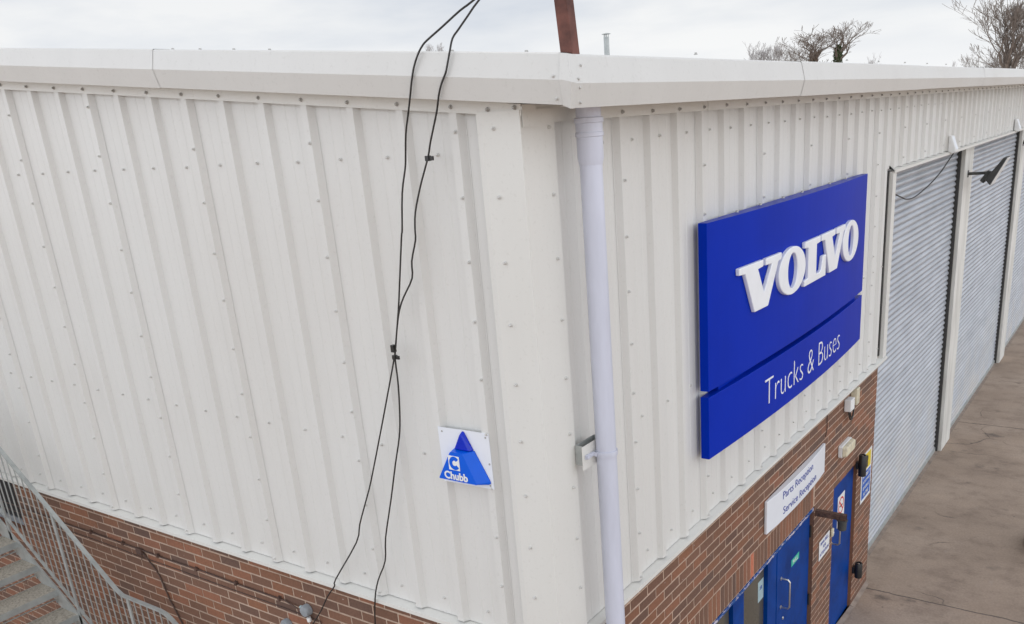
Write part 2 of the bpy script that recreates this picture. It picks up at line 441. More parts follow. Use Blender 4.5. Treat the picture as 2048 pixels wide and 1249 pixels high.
cladR = q.build('cladding_wall', M['clad'], B, fixn=False); tag(cladR, 'front wall of ribbed pale grey sheet above the doors and shutters')

# corner flashing
q = MB()
zt = 5.64
for a, b_ in (((-.205, -.0345), (-.170, CY)), ((-.170, CY), (CX, CY)), ((CX, CY), (CX, .225)), ((CX, .225), (.004, .240))):
    q.add([(a[0], a[1], ZB - .004), (b_[0], b_[1], ZB - .004), (b_[0], b_[1], zt), (a[0], a[1], zt)], [(0, 1, 2, 3)])
q.build('corner_flashing', M['trim'], B, fixn=False)

# drip flashing at the foot of the sheets
def drip(name, f, s0, s1, z, lab):
    q = MB(); pr = [(-.022, z + .04), (-.008, z + .04), (-.007, z - .0045), (.058, z - .016), (.061, z - .017), (.061, z - .043), (.056, z - .043), (.054, z - .020), (.0, z - .012)]
    vs = [f(s_, d, zz) for s_ in (s0, s1) for d, zz in pr]; n = len(pr)
    q.add(vs, [(i, i + 1, i + 1 + n, i + n) for i in range(n - 1)] + [tuple(range(n)), tuple(range(2 * n - 1, n - 1, -1))])
    return q
drip('', fL, XEND, .0, ZB, '').build('drip_flashing', M['trim'], B)
q = drip('', fR, .0, 6.60, ZB, '')
# its mitred outer corner
q.box((0, -.061, ZB - .043), (.061, 0, ZB - .016))
q.build('drip_flashing', M['trim'], B)
drip('', fR, 6.47, YEND, ZH, '').build('header_flashing', M['trim'], B)

# jamb of the first shutter opening: proud strip beside a narrow dark slot
q = MB()
q.box((-.20, 6.47, ZB - .01), (.046, 6.60, ZH - .03)); q.build('jamb_flashing', M['trim'], B, bevel=.003)
q = MB(); q.box((-.10, 6.425, ZB + .02), (.006, 6.4695, ZH - .02)); q.build('jamb_recess', M['dark'], B)

# trim flange under the eaves
q = MB()
def slab(pts, f, d0, d1, mi=0):
    """pts: list of (s, zlow, zhigh)"""
    vs = []
    for s_, a, b_ in pts: vs += [f(s_, d0, a), f(s_, d1, a), f(s_, d1, b_), f(s_, d0, b_)]
    fs = []
    for i in range(len(pts) - 1):
        o = 4 * i
        for k in range(4): fs.append((o + k, o + (k + 1) % 4, o + 4 + (k + 1) % 4, o + 4 + k))
    n = 4 * (len(pts) - 1); fs += [(0, 3, 2, 1), (n, n + 1, n + 2, n + 3)]
    q.add(vs, fs, mi)
slab([(x, zslope(x, 5.616), zslope(x, 5.70)) for x in (XEND, RIDGE, -2.235)], fL, .034, .037)
slab([(x, zslope(x, 5.616), zslope(x, 5.70)) for x in (-2.232, .052)], fL, .0345, .0385)
q.build('eaves_trim', M['trim'], B)
q = MB()
for a, b_, o in ((.06, 1.93, 0), (1.934, 4.93, .002), (4.934, 7.93, 0), (7.934, 10.93, .002), (10.934, YEND, 0)):
    slab([(a, 5.578, 5.66), (b_, 5.578, 5.66)], fR, .0345 + o, .0375 + o)
slab([(-.030, 5.565, 5.66), (.075, 5.565, 5.66)], fR, .050, .053)
q.build('eaves_trim', M['trim'], B)

# fascia (concealed gutter) in overlapping lengths
def fascia(f, prof, cuts, zf):
    q = MB(); n = len(prof)
    for k in range(len(cuts) - 1):
        o = .0025 * (k % 2); a, b_ = cuts[k], cuts[k + 1] + (.03 if k % 2 else 0)
        vs = []
        for s_, first in ((a, True), (b_, False)):
            for j, (d, z) in enumerate(prof):
                off = 0
                if isinstance(s_, tuple): ss = s_[min(j, len(s_) - 1)]
                else: ss = s_
                vs.append(f(ss, d + (o if 0 < j < 4 else 0), zf(ss, z)))
        q.add(vs, [(i, i + 1, i + 1 + n, i + n) for i in range(n - 1)])
    return q
profR = [(.10, 5.862), (.380, 5.834), (.388, 5.826), (.412, 5.7215), (.385, 5.628), (.379, 5.628), (.377, 5.660), (.02, 5.664)]
profL = [(-.05, 5.876), (.142, 5.876), (.150, 5.870), (.175, 5.772), (.150, 5.676), (.144, 5.676), (.142, 5.704), (.02, 5.704)]
startR = (-.05, -.10, -.104, -.153, -.122, -.12, -.12, .0)
def mk(cuts, prof, f, zf): return fascia(f, prof, cuts, zf)
q = MB(); n = len(profR)
cuts = [startR, 2.62, 5.87, 9.12, 12.37, 15.62, 18.87, 22.1, 25.4, YEND]
for k in range(len(cuts) - 1):
    o = .0020 * (k % 2); vs = []
    for s_ in (cuts[k] if k == 0 else cuts[k] - (.02 if k % 2 else 0), cuts[k + 1] + (.02 if k % 2 else 0)):
        for j, (d, z) in enumerate(profR):
            ss = s_[j] if isinstance(s_, tuple) else s_
            vs.append((d + (o if 0 < j < 6 else 0), ss, z + (o if j < 3 else (-o if 3 < j < 6 else 0))))
    q.add(vs, [(i, i + 1, i + 1 + n, i + n) for i in range(n - 1)])
q.build('fascia', M['fascia'], B, fixn=False)
q = MB(); n = len(profL)
endL = (.30, .348, .350, .356, .352, .35, .35, .05)
cuts = [XEND, RIDGE, -8.9, -5.63, -2.38, endL]
for k in range(len(cuts) - 1):
    o = .0020 * (k % 2); vs = []
    for s_ in (cuts[k] - (.02 if k % 2 else 0), cuts[k + 1] if k == len(cuts) - 2 else cuts[k + 1] + (.02 if k % 2 else 0)):
        for j, (d, z) in enumerate(profL):
            ss = s_[j] if isinstance(s_, tuple) else s_
            vs.append((ss, -(d + (o if 0 < j < 6 else 0)), zslope(ss, z) + (o if j < 3 else (-o if 3 < j < 6 else 0))))
    q.add(vs, [(i, i + 1, i + 1 + n, i + n) for i in range(n - 1)])
q.build('fascia', M['fascia'], B, fixn=False)
q = MB()
Lp = [(.20, -.03, 5.857), (.350, -.1525, 5.841), (.356, -.1785, 5.740), (.352, -.1525, 5.641)]
Mp = [(.27, -.03, 5.850), (.390, -.157, 5.835), (.419, -.186, 5.727), (.390, -.157, 5.626)]
Rp = [(.27, .02, 5.846), (.3915, -.098, 5.831), (.4160, -.146, 5.723), (.3880, -.118, 5.627)]
for a, b_ in ((Lp, Mp), (Mp, Rp)):
    for i in range(3): q.add([a[i], b_[i], b_[i + 1], a[i + 1]], [(0, 1, 2, 3)])
q.add([Lp[3], Mp[3], Rp[3], (.30, -.10, 5.64)], [(0, 1, 2, 3)])
q.build('corner_cap', M['fascia'], B, fixn=False)
# soffit closing the overhang
q = MB()
q.add([(.03, -.13, 5.668), (.375, -.13, 5.640), (.375, YEND, 5.668), (.03, YEND, 5.668)], [(0, 1, 2, 3)])
q.build('soffit', M['trim'], B, fixn=False)
# roof sheets
q = MB()
y0, y1 = -.06, YEND + .1
q.add([(.30, y0, zslope(.30, 5.868)), (RIDGE, y0, zslope(RIDGE, 5.868)), (RIDGE, y1, zslope(RIDGE, 5.868)), (.30, y1, zslope(.30, 5.868)),
       (XEND - .2, y0, zslope(XEND, 5.868)), (XEND - .2, y1, zslope(XEND, 5.868))], [(0, 1, 2, 3), (1, 4, 5, 2)])
q.build('roof', M['roof'], B, fixn=False)
# back and far end walls so that the block is closed
q = MB()
q.box((XEND - .05, 0.05, 0), (XEND, YEND, zslope(XEND, 5.6))); q.box((XEND, YEND, 0), (0, YEND + .05, 5.6))
q.build('rear_wall', M['clad'], B)

# ------------------------------------------------------------------ brickwork
BW, BH, MJ = .225, .075, .0135
def cutspans(a, b_, holes):
    sp = [(a, b_)]
    for h0, h1 in holes:
        nsp = []
        for s0, s1 in sp:
            if h1 <= s0 or h0 >= s1: nsp.append((s0, s1)); continue
            if h0 > s0: nsp.append((s0, h0))
            if h1 < s1: nsp.append((h1, s1))
        sp = nsp
    return sp
def bricks(f, a, b_, z0, ztop, holes, fine_to, coursemat=None, seed=1):
    rn = random.Random(seed); q = MB(); k = 0; z = z0
    while z < ztop:
        zt_ = min(z + BH - MJ, ztop)
        hs = [(h[0], h[1]) for h in holes if h[2] < z + BH / 2 < h[3]]
        off = (k % 2) * BW / 2
        for s0, s1 in cutspans(a, b_, hs):
            i = math.floor((s0 - off) / BW)
            while True:
                p0 = max(s0, off + i * BW + MJ / 2); p1 = min(s1, off + (i + 1) * BW - MJ / 2); i += 1
                if off + (i - 1) * BW > s1: break
                if p1 - p0 < .012: continue
                j = lambda v=.0016: rn.uniform(-v, v)
                d = .0022 + rn.uniform(-.001, .001)
                fr = [(p0 + j(), z + j()), (p1 + j(), z + j()), (p1 + j(), zt_ + j()), (p0 + j(), zt_ + j())]
                vs = [f(u, d + j(.0006), v) for u, v in fr] + [f(u, -.004, v) for u, v in fr]
                q.add(vs, [(0, 1, 2, 3), (1, 5, 6, 2), (3, 2, 6, 7), (0, 4, 5, 1), (0, 3, 7, 4)])
        z += BH; k += 1
    return q
WINL = (-7.6, -6.10, 2.26, 2.80)
holesL = [WINL]
q = bricks(fL, -9.0, -.002, .03, 2.80, holesL, 0, seed=3)
n0 = len(q.f)
def wallslab(q, f, a, b_, ztop, holes, mi):
    us = sorted({a, b_} | {h[0] for h in holes} | {h[1] for h in holes}); vs_ = sorted({0, ztop} | {h[2] for h in holes} | {h[3] for h in holes})
    us = [u for u in us if a <= u <= b_]; vs_ = [v for v in vs_ if 0 <= v <= ztop]
    for i in range(len(us) - 1):
        for j in range(len(vs_) - 1):
            cu, cv = (us[i] + us[i + 1]) / 2, (vs_[j] + vs_[j + 1]) / 2
            if any(h[0] < cu < h[1] and h[2] < cv < h[3] for h in holes): continue
            q.add([f(us[i], 0, vs_[j]), f(us[i + 1], 0, vs_[j]), f(us[i + 1], 0, vs_[j + 1]), f(us[i], 0, vs_[j + 1])], [(0, 1, 2, 3)], mi)
    for h in holes:      # reveals
        t_ = -.11
        z1 = min(h[3], ztop); z0_ = max(h[2], 0)
        for p0, p1 in (((h[0], z0_), (h[0], z1)), ((h[1], z0_), (h[1], z1)), ((h[0], z1), (h[1], z1)), ((h[0], z0_), (h[1], z0_))):
            q.add([f(p0[0], 0, p0[1]), f(p1[0], 0, p1[1]), f(p1[0], t_, p1[1]), f(p0[0], t_, p0[1])], [(0, 1, 2, 3)], 0)
wallslab(q, fL, XEND, 0, 2.825, holesL, 1)
tag(q.build('brick_wall', [M['brick_l'], M['mortar_l']], B, fixn=False), 'brown brick base of the gable wall')
D1 = (.90, 4.36, 0, 1.895); D2 = (4.975, 5.80, 0, 1.845)
SOL = (.80, 4.365, 1.895, 2.145)
q = bricks(fR, .002, 6.448, .03, 2.80, [D1, D2, SOL], 0, seed=5)
# soldier course over the entrance
rn = random.Random(11); y = SOL[0] + .005
while y < SOL[1] - .06:
    org = abs(y - 2.76) < .036
    fr = [(y, 1.902), (y + .0605, 1.902), (y + .0605, 2.116), (y, 2.116)]
    fr = [(u + rn.uniform(-.002, .002), v + rn.uniform(-.003, .003)) for u, v in fr]
    q.add([fR(u, .0025, v) for u, v in fr] + [fR(u, -.004, v) for u, v in fr], [(0, 1, 2, 3), (1, 5, 6, 2), (3, 2, 6, 7), (0, 4, 5, 1), (0, 3, 7, 4)], 2 if org else 0)
    y += .075
wallslab(q, fR, 0, 6.45, 2.825, [D1, D2], 1)
q.add([(0, 6.45, 0), (0, 6.45, 2.86), (-.24, 6.45, 2.86), (-.24, 6.45, 0)], [(0, 1, 2, 3)], 1)
tag(q.build('brick_wall', [M['brick_r'], M['mortar_r'], M['brick_o']], B, fixn=False), 'brown brick base of the front wall around the two doors')
# backing behind openings and joint so nothing shows through
q = MB(); q.box((WINL[0], .60, .6), (WINL[1] + .2, .62, 3.0))
q.build('room_backing', M['void'], B)
q = MB(); q.box((-.75, .2, 0), (-.73, 6.3, 2.9)); q.build('room_backing', M['void'], B)
# pale cement fillet along the foot of the front wall, sills of the shutters
q = MB()
q.add([(.0, 5.8, .03), (.0, 6.44, .03), (.045, 6.40, .004), (.050, 5.8, .004), (.0, 5.8, 0), (.0, 6.44, 0)], [(0, 3, 2, 1), (1, 2, 5), (0, 4, 3)])
q.add([(-.04, 4.97, .02), (.0, 5.8, .02), (.050, 5.8, .004), (.050, 4.0, .004), (-.04, 4.0, .02)], [(0, 4, 3, 2, 1)])
q.build('cement_fillet', M['kerbstone'], B, fixn=False)

# dark window at the left end of the gable
q = MB()
for a, b_ in (((WINL[0], WINL[2]), (WINL[1], WINL[2] + .06)), ((WINL[0], WINL[3] - .06), (WINL[1], WINL[3])), ((WINL[1] - .06, WINL[2] + .06), (WINL[1], WINL[3] - .06)), ((-6.8, WINL[2] + .06), (-6.74, WINL[3] - .06)), ((WINL[0], WINL[2] + .06), (WINL[0] + .06, WINL[3] - .06))):
    q.box((a[0], .06, a[1]), (b_[0], .10, b_[1]))
wn = q.build('window', M['junction'], B)
q = MB(); q.box((WINL[0] + .03, .075, WINL[2] + .03), (WINL[1] - .03, .08, WINL[3] - .03)); q.build('pane', M['void'], wn)

# ------------------------------------------------------------------ entrance (wide) and the far blue door
xd = -.045
q = MB()
q.box((xd - .05, .93, 1.80), (xd + .012, 4.345, 1.852)); q.box((xd - .05, .93, 1.852), (.002, 4.345, 1.884), 1)
q.box((xd - .05, 4.335, 0), (xd + .006, 4.357, 1.80))
q.box((xd - .05, 2.475, 0), (xd + .010, 2.70, 1.80)); q.box((xd - .05, 3.24, 0), (xd + .010, 3.455, 1.80))
q.box((xd - .05, .93, 0), (xd + .010, 1.02, 1.80))
fr = q.build('entrance_frame', [M['door_blue'], M['flake']], B, bevel=.002); tag(fr, 'blue entrance frame with flaking paint along its head')
q = MB(); q.box((xd - .035, 1.02, .10), (xd - .028, 2.475, 1.80)); q.build('pane', M['glass'], fr)
q = MB(); q.box((xd - .035, 2.70, .10), (xd - .028, 3.24, 1.80)); q.build('pane', M['glass'], fr)
q = MB(); q.box((xd - .03, 3.46, .01), (xd + .014, 4.333, 1.797)); door1 = q.build('door', M['door_blue'], B, bevel=.003); tag(door1, 'blue entrance door under the reception sign')
def dhandle(x, y, z0, z1, par, off=.055):
    q = MB(); q.tube([(x, y, z0), (x + off * .8, y, z0), (x + off, y, z0 + .02), (x + off, y, z1 - .02), (x + off * .8, y, z1), (x, y, z1)], .009, 10)
    q.lathe([(.018, 0), (.018, .006), (.010, .008)], 14, mat=Matrix.Translation((x, y, z0)) @ Matrix.Rotation(R(90), 4, 'Y'))
    q.lathe([(.018, 0), (.018, .006), (.010, .008)], 14, mat=Matrix.Translation((x, y, z1)) @ Matrix.Rotation(R(90), 4, 'Y'))
    return q.build('handle', M['chrome'], par, smooth=True)
dhandle(xd + .014, 3.56, 1.19, 1.49, door1, .085)
for z in (1.62, .86, .22):
    q = MB(); q.tube([(xd + .020, 4.345, z - .06), (xd + .020, 4.345, z + .06)], .011, 10); q.build('hinge', M['black'], door1)
q = MB(); q.lathe([(.016, 0), (.016, .006), (.011, .009)], 16, mat=Matrix.Translation((xd + .014, 3.62, 1.04)) @ Matrix.Rotation(R(90), 4, 'Y')); q.build('lock', M['chrome'], door1)
stk = MB(); stk.box((xd + .0145, 3.83, 1.475), (xd + .0165, 4.04, 1.545)); stk = stk.build('sticker', M['green'], door1)
textmesh('lettering', 'PULL', lambda u, v, d: Vector((xd + .0175 + d, 3.87 + .13 * u, 1.492 + .036 * v)), M['white'], stk)
q = MB(); q.box((xd - .0275, 3.105, 1.46), (xd - .026, 3.232, 1.66)); stk2 = q.build('sticker', M['pale'], fr)
textmesh('lettering', '28', lambda u, v, d: Vector((xd - .0255 + d, 3.14 + .05 * u, 1.57 + .035 * v)), M['ink'], stk2)

q = MB()
q.box((-.085, 4.977, 0), (-.045, 4.995, 1.842)); q.box((-.085, 5.780, 0), (-.045, 5.798, 1.842)); q.box((-.085, 4.995, 1.825), (-.045, 5.780, 1.842))
df = q.build('door_frame', M['door_blue'], B)
q = MB(); q.box((-.075, 4.998, .015), (-.030, 5.777, 1.822)); door2 = q.build('door', M['door_blue'], B, bevel=.003); tag(door2, 'blue door beside the first roller shutter')
dhandle(-.030, 5.07, 1.155, 1.45, door2, .085)
q = MB(); q.box((-.030, 5.03, .93), (-.022, 5.055, 1.09)); q.build('lock', M['steel'], door2)
q = MB(); q.box((-.030, 5.24, 1.255), (-.0275, 5.475, 1.615)); pr = q.build('prohibition_sticker', M['white'], door2)
q = MB(); pc = (5.357, 1.485); vs = []
for k in range(33):
    a = 2 * math.pi * k / 32
    for r_ in (.078, .098): vs.append((-.0265, pc[0] + r_ * math.cos(a), pc[1] + r_ * math.sin(a)))
q.add(vs, [(2 * k, 2 * k + 2, 2 * k + 3, 2 * k + 1) for k in range(32)])
q.bar((-.0262, pc[0] - .060, pc[1] + .060), (-.0262, pc[0] + .060, pc[1] - .060), .0006, .018, (0, .7, .7)); q.build('ring', M['red'], pr)
q = MB(); q.box((-.0268, pc[0] - .055, pc[1] - .012), (-.0264, pc[0] + .05, pc[1] + .006)); q.build('symbol', M['black'], pr)

# ------------------------------------------------------------------ posts and roller shutters
XS = -.225
posts = [(11.25, 11.90), (17.0, 17.65), (23.1, 23.75)]
spans = [(6.50, 11.20), (11.90, 16.95), (17.65, 23.05), (23.75, YEND)]
for a, b_ in posts:
    q = MB(); q.box((-.30, a, .0), (-.115, b_, ZH - .02)); p = q.build('post', M['post'], B, bevel=.006)
    q = MB(); q.box((-.29, a - .045, 0), (-.17, a - .002, ZH - .02)); q.build('guide_rail', M['dark'], p)
for i, (a, b_) in enumerate(spans):
    q = MB(); pr = []; pitch = .078; z = .035
    while z < 4.86:
        for k in range(7): pr.append((XS + .016 * math.sin(math.pi * k / 6) - .004 * (k in (0, 6)), z + (pitch - .008) * k / 6))
        pr.append((XS - .010, z + pitch - .004)); z += pitch
    vs = [(x, y, zz) for y in (a, b_) for x, zz in pr]; n = len(pr)
    q.add(vs, [(k, k + 1, k + 1 + n, k + n) for k in range(n - 1)])
    sh = q.build('roller_shutter', M['shutter'], B, fixn=False, smooth=True)
    q = MB(); q.box((XS - .02, a, .004), (XS + .028, b_, .075)); q.build('bottom_rail', M['steel'], sh, bevel=.004)
    q = MB()
    z = .035
    while z < 4.8: q.box((XS - .012, b_ - .018, z + .006), (XS + .014, b_ - .001, z + .060)); z += pitch
    q.build('end_lock', M['black'], sh)
q = MB()
q.add([(XS + .02, 6.45, .012), (-.145, 6.45, .004), (-.145, YEND, .004), (XS + .02, YEND, .012)], [(0, 1, 2, 3)])
q.build('threshold', M['kerbstone'], B, fixn=False)
q = MB(); q.box((-.9, 6.46, 0), (-.40, YEND, ZH + .4)); q.build('room_backing', M['void'], B)

# ------------------------------------------------------------------ fixing screws
def screwmesh(name, r_, h, mat, axis):
    q = MB(); rot = {'x': Matrix.Rotation(R(90), 4, 'Y'), 'y': Matrix.Rotation(R(90), 4, 'X'), 'z': Matrix.Identity(4)}[axis]
    q.lathe([(r_ * 1.0, 0), (r_ * 1.0, h * .2), (r_ * .66, h * .28), (r_ * .62, h * .85), (r_ * .35, h)], 8, mat=rot)
    me_o = q.build(name, mat, None); me = me_o.data; bpy.data.objects.remove(me_o); return me
SWY = screwmesh('s', .0095, .015, M['screw_w'], 'y'); SWX = screwmesh('s', .0095, .015, M['screw_w'], 'x')
SGY = screwmesh('s', .0105, .014, M['screw_g'], 'y'); SGX = screwmesh('s', .0105, .014, M['screw_g'], 'x')
SGZ = screwmesh('s', .012, .012, M['screw_g'], 'z')
scr = []
js = random.Random(21)
def jt(a=.006): return js.uniform(-a, a)
for n in range(-12, 13):
    c = XL + P * n
    if c > -.25: continue
    scr.append((SGY, (c, -.038, zslope(c, 5.642) + jt(.003)), cladL))
    for z in (5.463, 3.876, 2.948):
        if z < gable_top(c) - .08: scr.append((SWY, (c - .145 + jt(), -.0005, z + jt(.004)), cladL))
    if n % 3 == 0:
        k = 0
        while 2.868 + .299 * k < zslope(c, 5.58): scr.append((SWY, (c + .011 + jt(.003), -.0345, 2.868 + .299 * k + jt(.006)), cladL)); k += 1
for x in (-.13, .02): scr.append((SGY, (x, -.040, 5.650), cladL))
for n in range(0, 60):
    c = YR + P * n; zb = ZB if c < JY else ZH
    scr.append((SGX, (.0395, c, 5.600 + jt(.003)), cladR))
    for z in (5.463, 3.876, 2.972):
        if z > zb + .05: scr.append((SWX, (.0005, c + .151 + jt(), z + jt(.004)), cladR))
    if n % 3 == 0:
        for k in range(9):
            z = 2.868 + .299 * k
            if z > zb + .01: scr.append((SWX, (.0345, c + jt(.003), z + jt(.006)), cladR))
for k in range(9):
    scr.append((SWY, (-.104, CY - .0005, 5.568 - .301 * k), cladL)); scr.append((SWX, (CX + .0005, .176, 5.557 - .301 * k), cladR))
for k in range(14): scr.append((SGZ, (.20, 1.43 + .92 * k, 5.872), cladR))
for k in range(6): scr.append((SGZ, (-2.25 + (.0, .24, .52, .8, 2.0, 2.4)[k], -.10, zslope(-2.25 + (.0, .24, .52, .8, 2.0, 2.4)[k], 5.872)), cladL))
rv = MB()
for p, ax in (((.325, -.172, 5.755), 'y'), ((.325, -.157, 5.668), 'y'), ((.396, -.075, 5.790), 'x'), ((.407, -.115, 5.738), 'x'), ((.405, -.105, 5.705), 'x'), ((.391, -.085, 5.648), 'x')):
    r_ = Matrix.Rotation(R(90), 4, 'X') if ax == 'y' else Matrix.Rotation(R(90), 4, 'Y')
    rv.lathe([(.006, -.008), (.006, .006), (.003, .009)], 8, mat=Matrix.Translation(p) @ r_)
tag(rv.build('rivets', M['screw_w'], B), kind='stuff')
def sees(pt):
    d = Vector(pt) - CAMPOS; w_ = d.dot(RF)
    if w_ <= 0: return False, 1e9
    u = 1024 + PPX + FPX * d.dot(RX) / w_; v = 624.5 + PPY - FPX * d.dot(RU) / w_
    return (0 <= u <= 2048 and 0 <= v <= 1249), w_
inview = []; rest = []
for s_ in scr:
    ok, dist = sees(s_[1]); (inview if ok else rest).append((dist, s_))
inview.sort(key=lambda e: e[0])
for dist, (me, loc, par) in inview[:100]:
    o = bpy.data.objects.new('fixing_screw', me); COL.objects.link(o); o.parent = B; o.location = loc; o['group'] = 'cladding screws'
q = MB(); mats = [M['screw_w'], M['screw_g']]
for dist, (me, loc, par) in inview[100:] + rest:
    q.add([Vector(v.co) + Vector(loc) for v in me.vertices], [tuple(p.vertices) for p in me.polygons], 1 if me in (SGX, SGY, SGZ) else 0)
tag(q.build('fixing_screws', mats, B, fixn=False), kind='stuff')

# ------------------------------------------------------------------ big blue sign
SG = thing('wall_sign', 'large blue two part dealer sign with raised white letters on the front wall', 'sign', (.1, 3.53, 4.1))
def face(Y): return .10 + .06 * (1 - ((Y - 3.53) / 1.77) ** 2)
def panel(z0, z1, name):
    q = MB(); n = 24; ys = [1.76 + 3.55 * i / n for i in range(n + 1)]
    vs = []
    for y in ys: vs += [(.040, y, z0), (face(y), y, z0), (face(y), y, z1), (.040, y, z1)]
    fs = []
    for i in range(n):
        o = 4 * i
        for k in range(4): fs.append((o + k, o + (k + 1) % 4, o + 4 + (k + 1) % 4, o + 4 + k))
    fs += [(0, 3, 2, 1), (4 * n, 4 * n + 1, 4 * n + 2, 4 * n + 3)]
    q.add(vs, fs); return q.build(name, M['blue'], SG, bevel=.003)
up_ = panel(3.822, 4.920, 'upper_panel'); lo_ = panel(3.340, 3.780, 'lower_panel')
q = MB(); q.box((.042, 1.95, 3.781), (.085, 5.12, 3.821)); q.build('backing_rail', M['blue'], SG)
q = MB()
for y in (2.33, 2.75, 3.2, 3.62, 4.3, 4.75): q.lathe([(.012, 0), (.010, .012), (.004, .014)], 8, mat=Matrix.Translation((.060, y, 4.920)))
q.build('bolt_caps', M['screw_g'], up_)
Vp = [(0, 1), (.54, 1), (.54, .86), (.42, .845), (.565, .33), (.755, .845), (.60, .86), (.60, 1), (1, 1), (1, .86), (.92, .845), (.665, 0), (.345, 0), (.13, .845), (0, .86)]
Lp_ = [(0, 1), (.70, 1), (.70, .86), (.53, .845), (.53, .17), (.64, .15), (.77, .19), (.84, .50), (1, .50), (1, 0), (0, 0), (0, .14), (.16, .155), (.16, .845), (0, .86)]
zl, zh = 4.228, 4.573
def fS(Y, z, d): return Vector((face(Y) + d, Y, z))
def letter(poly, y0, y1, inner=None):
    q = MB(); pl = [(y0 + (y1 - y0) * u, zl + (zh - zl) * v) for u, v in poly]
    q.prism(pl, fS, .0005, .030)
    o = q.build('letter', M['letter'], up_, bevel=.006, seg=2); o['group'] = 'raised letters'; return o
def letterO(y0, y1):
    q = MB(); n = 40; yc = (y0 + y1) / 2; zc_ = (zl + zh) / 2; a = (y1 - y0) / 2; b2 = (zh - zl) / 2 + .006; ai = a * .36; bi = b2 * .74
    def ring(ra, rb, d): return [fS(yc + ra * math.cos(2 * math.pi * k / n), zc_ + rb * math.sin(2 * math.pi * k / n), d) for k in range(n)]
    rs = [ring(a, b2, .0005), ring(a, b2, .025), ring(a - .005, b2 - .005, .030), ring(ai + .005, bi + .005, .030), ring(ai, bi, .025), ring(ai, bi, .0005)]
    vs = [p for r_ in rs for p in r_]
    q.add(vs, [(j * n + k, j * n + (k + 1) % n, (j + 1) * n + (k + 1) % n, (j + 1) * n + k) for j in range(5) for k in range(n)])
    o = q.build('letter', M['letter'], up_, smooth=True); o['group'] = 'raised letters'
letter(Vp, 2.150, 2.868); letterO(2.822, 3.372); letter(Lp_, 3.352, 3.876); letter(Vp, 3.752, 4.432); letterO(4.372, 4.905)
textmesh('lettering', 'Trucks & Buses', lambda u, v, d: fS(2.655 + 1.83 * u, 3.452 + .203 * v, .001 + d), M['letter'], lo_, bold=-.020)

# ------------------------------------------------------------------ reception sign
RS = thing('reception_sign', 'white bowed sign with blue reception lettering above the blue entrance door', 'sign', (.03, 3.8, 2.33))
def face2(Y): return .030 + .030 * (1 - ((Y - 3.79) / .76) ** 2)
q = MB(); n = 14; vs = []
for i in range(n + 1):
    y = 3.03 + 1.515 * i / n; vs += [(.008, y, 2.187), (face2(y), y, 2.187), (face2(y), y, 2.485), (.008, y, 2.485)]
fs = []
for i in range(n):
    o = 4 * i
    for k in range(4): fs.append((o + k, o + (k + 1) % 4, o + 4 + (k + 1) % 4, o + 4 + k))
fs += [(0, 3, 2, 1), (4 * n, 4 * n + 1, 4 * n + 2, 4 * n + 3)]
q.add(vs, fs); rp = q.build('panel', M['white_sign'], RS, bevel=.003)
textmesh('lettering', 'Parts Reception', lambda u, v, d: Vector((face2(3.35 + .765 * u) + .001 + d, 3.35 + .765 * u, 2.362 + .092 * v)), M['ink'], rp, bold=-.002)
textmesh('lettering', 'Service Reception', lambda u, v, d: Vector((face2(3.36 + .865 * u) + .001 + d, 3.36 + .865 * u, 2.216 + .092 * v)), M['ink'], rp, bold=-.002)

# ------------------------------------------------------------------ small signs on the front brickwork
o = thing('bell_sign', 'small white sign with blue capitals on the brick pier between the blue doors', 'sign', (.006, 4.69, 1.31))
q = MB(); q.box((.006, 4.535, 1.205), (.010, 4.86, 1.415)); pn = q.build('panel', M['white'], o)
for i, tx in enumerate(('RING BELL', 'FOR', 'ATTENTION')):
    ww = (.25, .09, .28)[i]
    textmesh('lettering', tx, lambda u, v, d, i=i, ww=ww: Vector((.0108 + d, 4.6975 - ww / 2 + ww * u, 1.360 - i * .060 + .036 * v)), M['ink'], pn)
o = thing('bell_push', 'small cream bell push on the brick edge left of the far blue door', 'bell push', (.006, 4.93, 1.36))
q = MB(); q.box((.005, 4.90, 1.315), (.030, 4.955, 1.405)); bp_ = q.build('housing', M['cream'], o, bevel=.01, seg=3)
q = MB(); q.lathe([(.011, 0), (.011, .004), (.007, .006)], 14, mat=Matrix.Translation((.030, 4.927, 1.36)) @ Matrix.Rotation(R(90), 4, 'Y')); q.build('button', M['white'], o)
o = thing('safety_sign', 'tall blue and white safety notice behind the upper black lamp', 'sign', (.006, 6.03, 1.6))
q = MB(); q.box((.006, 5.975, 1.235), (.010, 6.365, 1.825)); pn = q.build('panel', M['white'], o)
q = MB(); q.box((.0102, 6.005, 1.275), (.0115, 6.335, 1.590)); bl = q.build('blue_field', M['mandatory'], o)
q = MB(); q.box((.0102, 6.015, 1.615), (.0115, 6.325, 1.805)); ye = q.build('yellow_field', M['yellow'], o)
q = MB(); q.lathe([(.045, 0), (.045, .0006)], 20, mat=Matrix.Translation((.0118, 6.17, 1.735)) @ Matrix.Rotation(R(90), 4, 'Y')); q.bar((.0121, 6.17, 1.690), (.0121, 6.17, 1.630), .0006, .07, (0, 1, 0)); q.build('symbol', M['black'], ye)
for i, tx in enumerate(('HI-VISIBILITY', 'JACKETS MUST', 'BE WORN AT', 'ALL TIMES')):
    ww = (.29, .29, .24, .20)[i]
    textmesh('lettering', tx, lambda u, v, d, i=i, ww=ww: Vector((.0123 + d, 6.170 - ww / 2 + ww * u, 1.528 - i * .075 + .040 * v)), M['white'], bl, bold=.004)
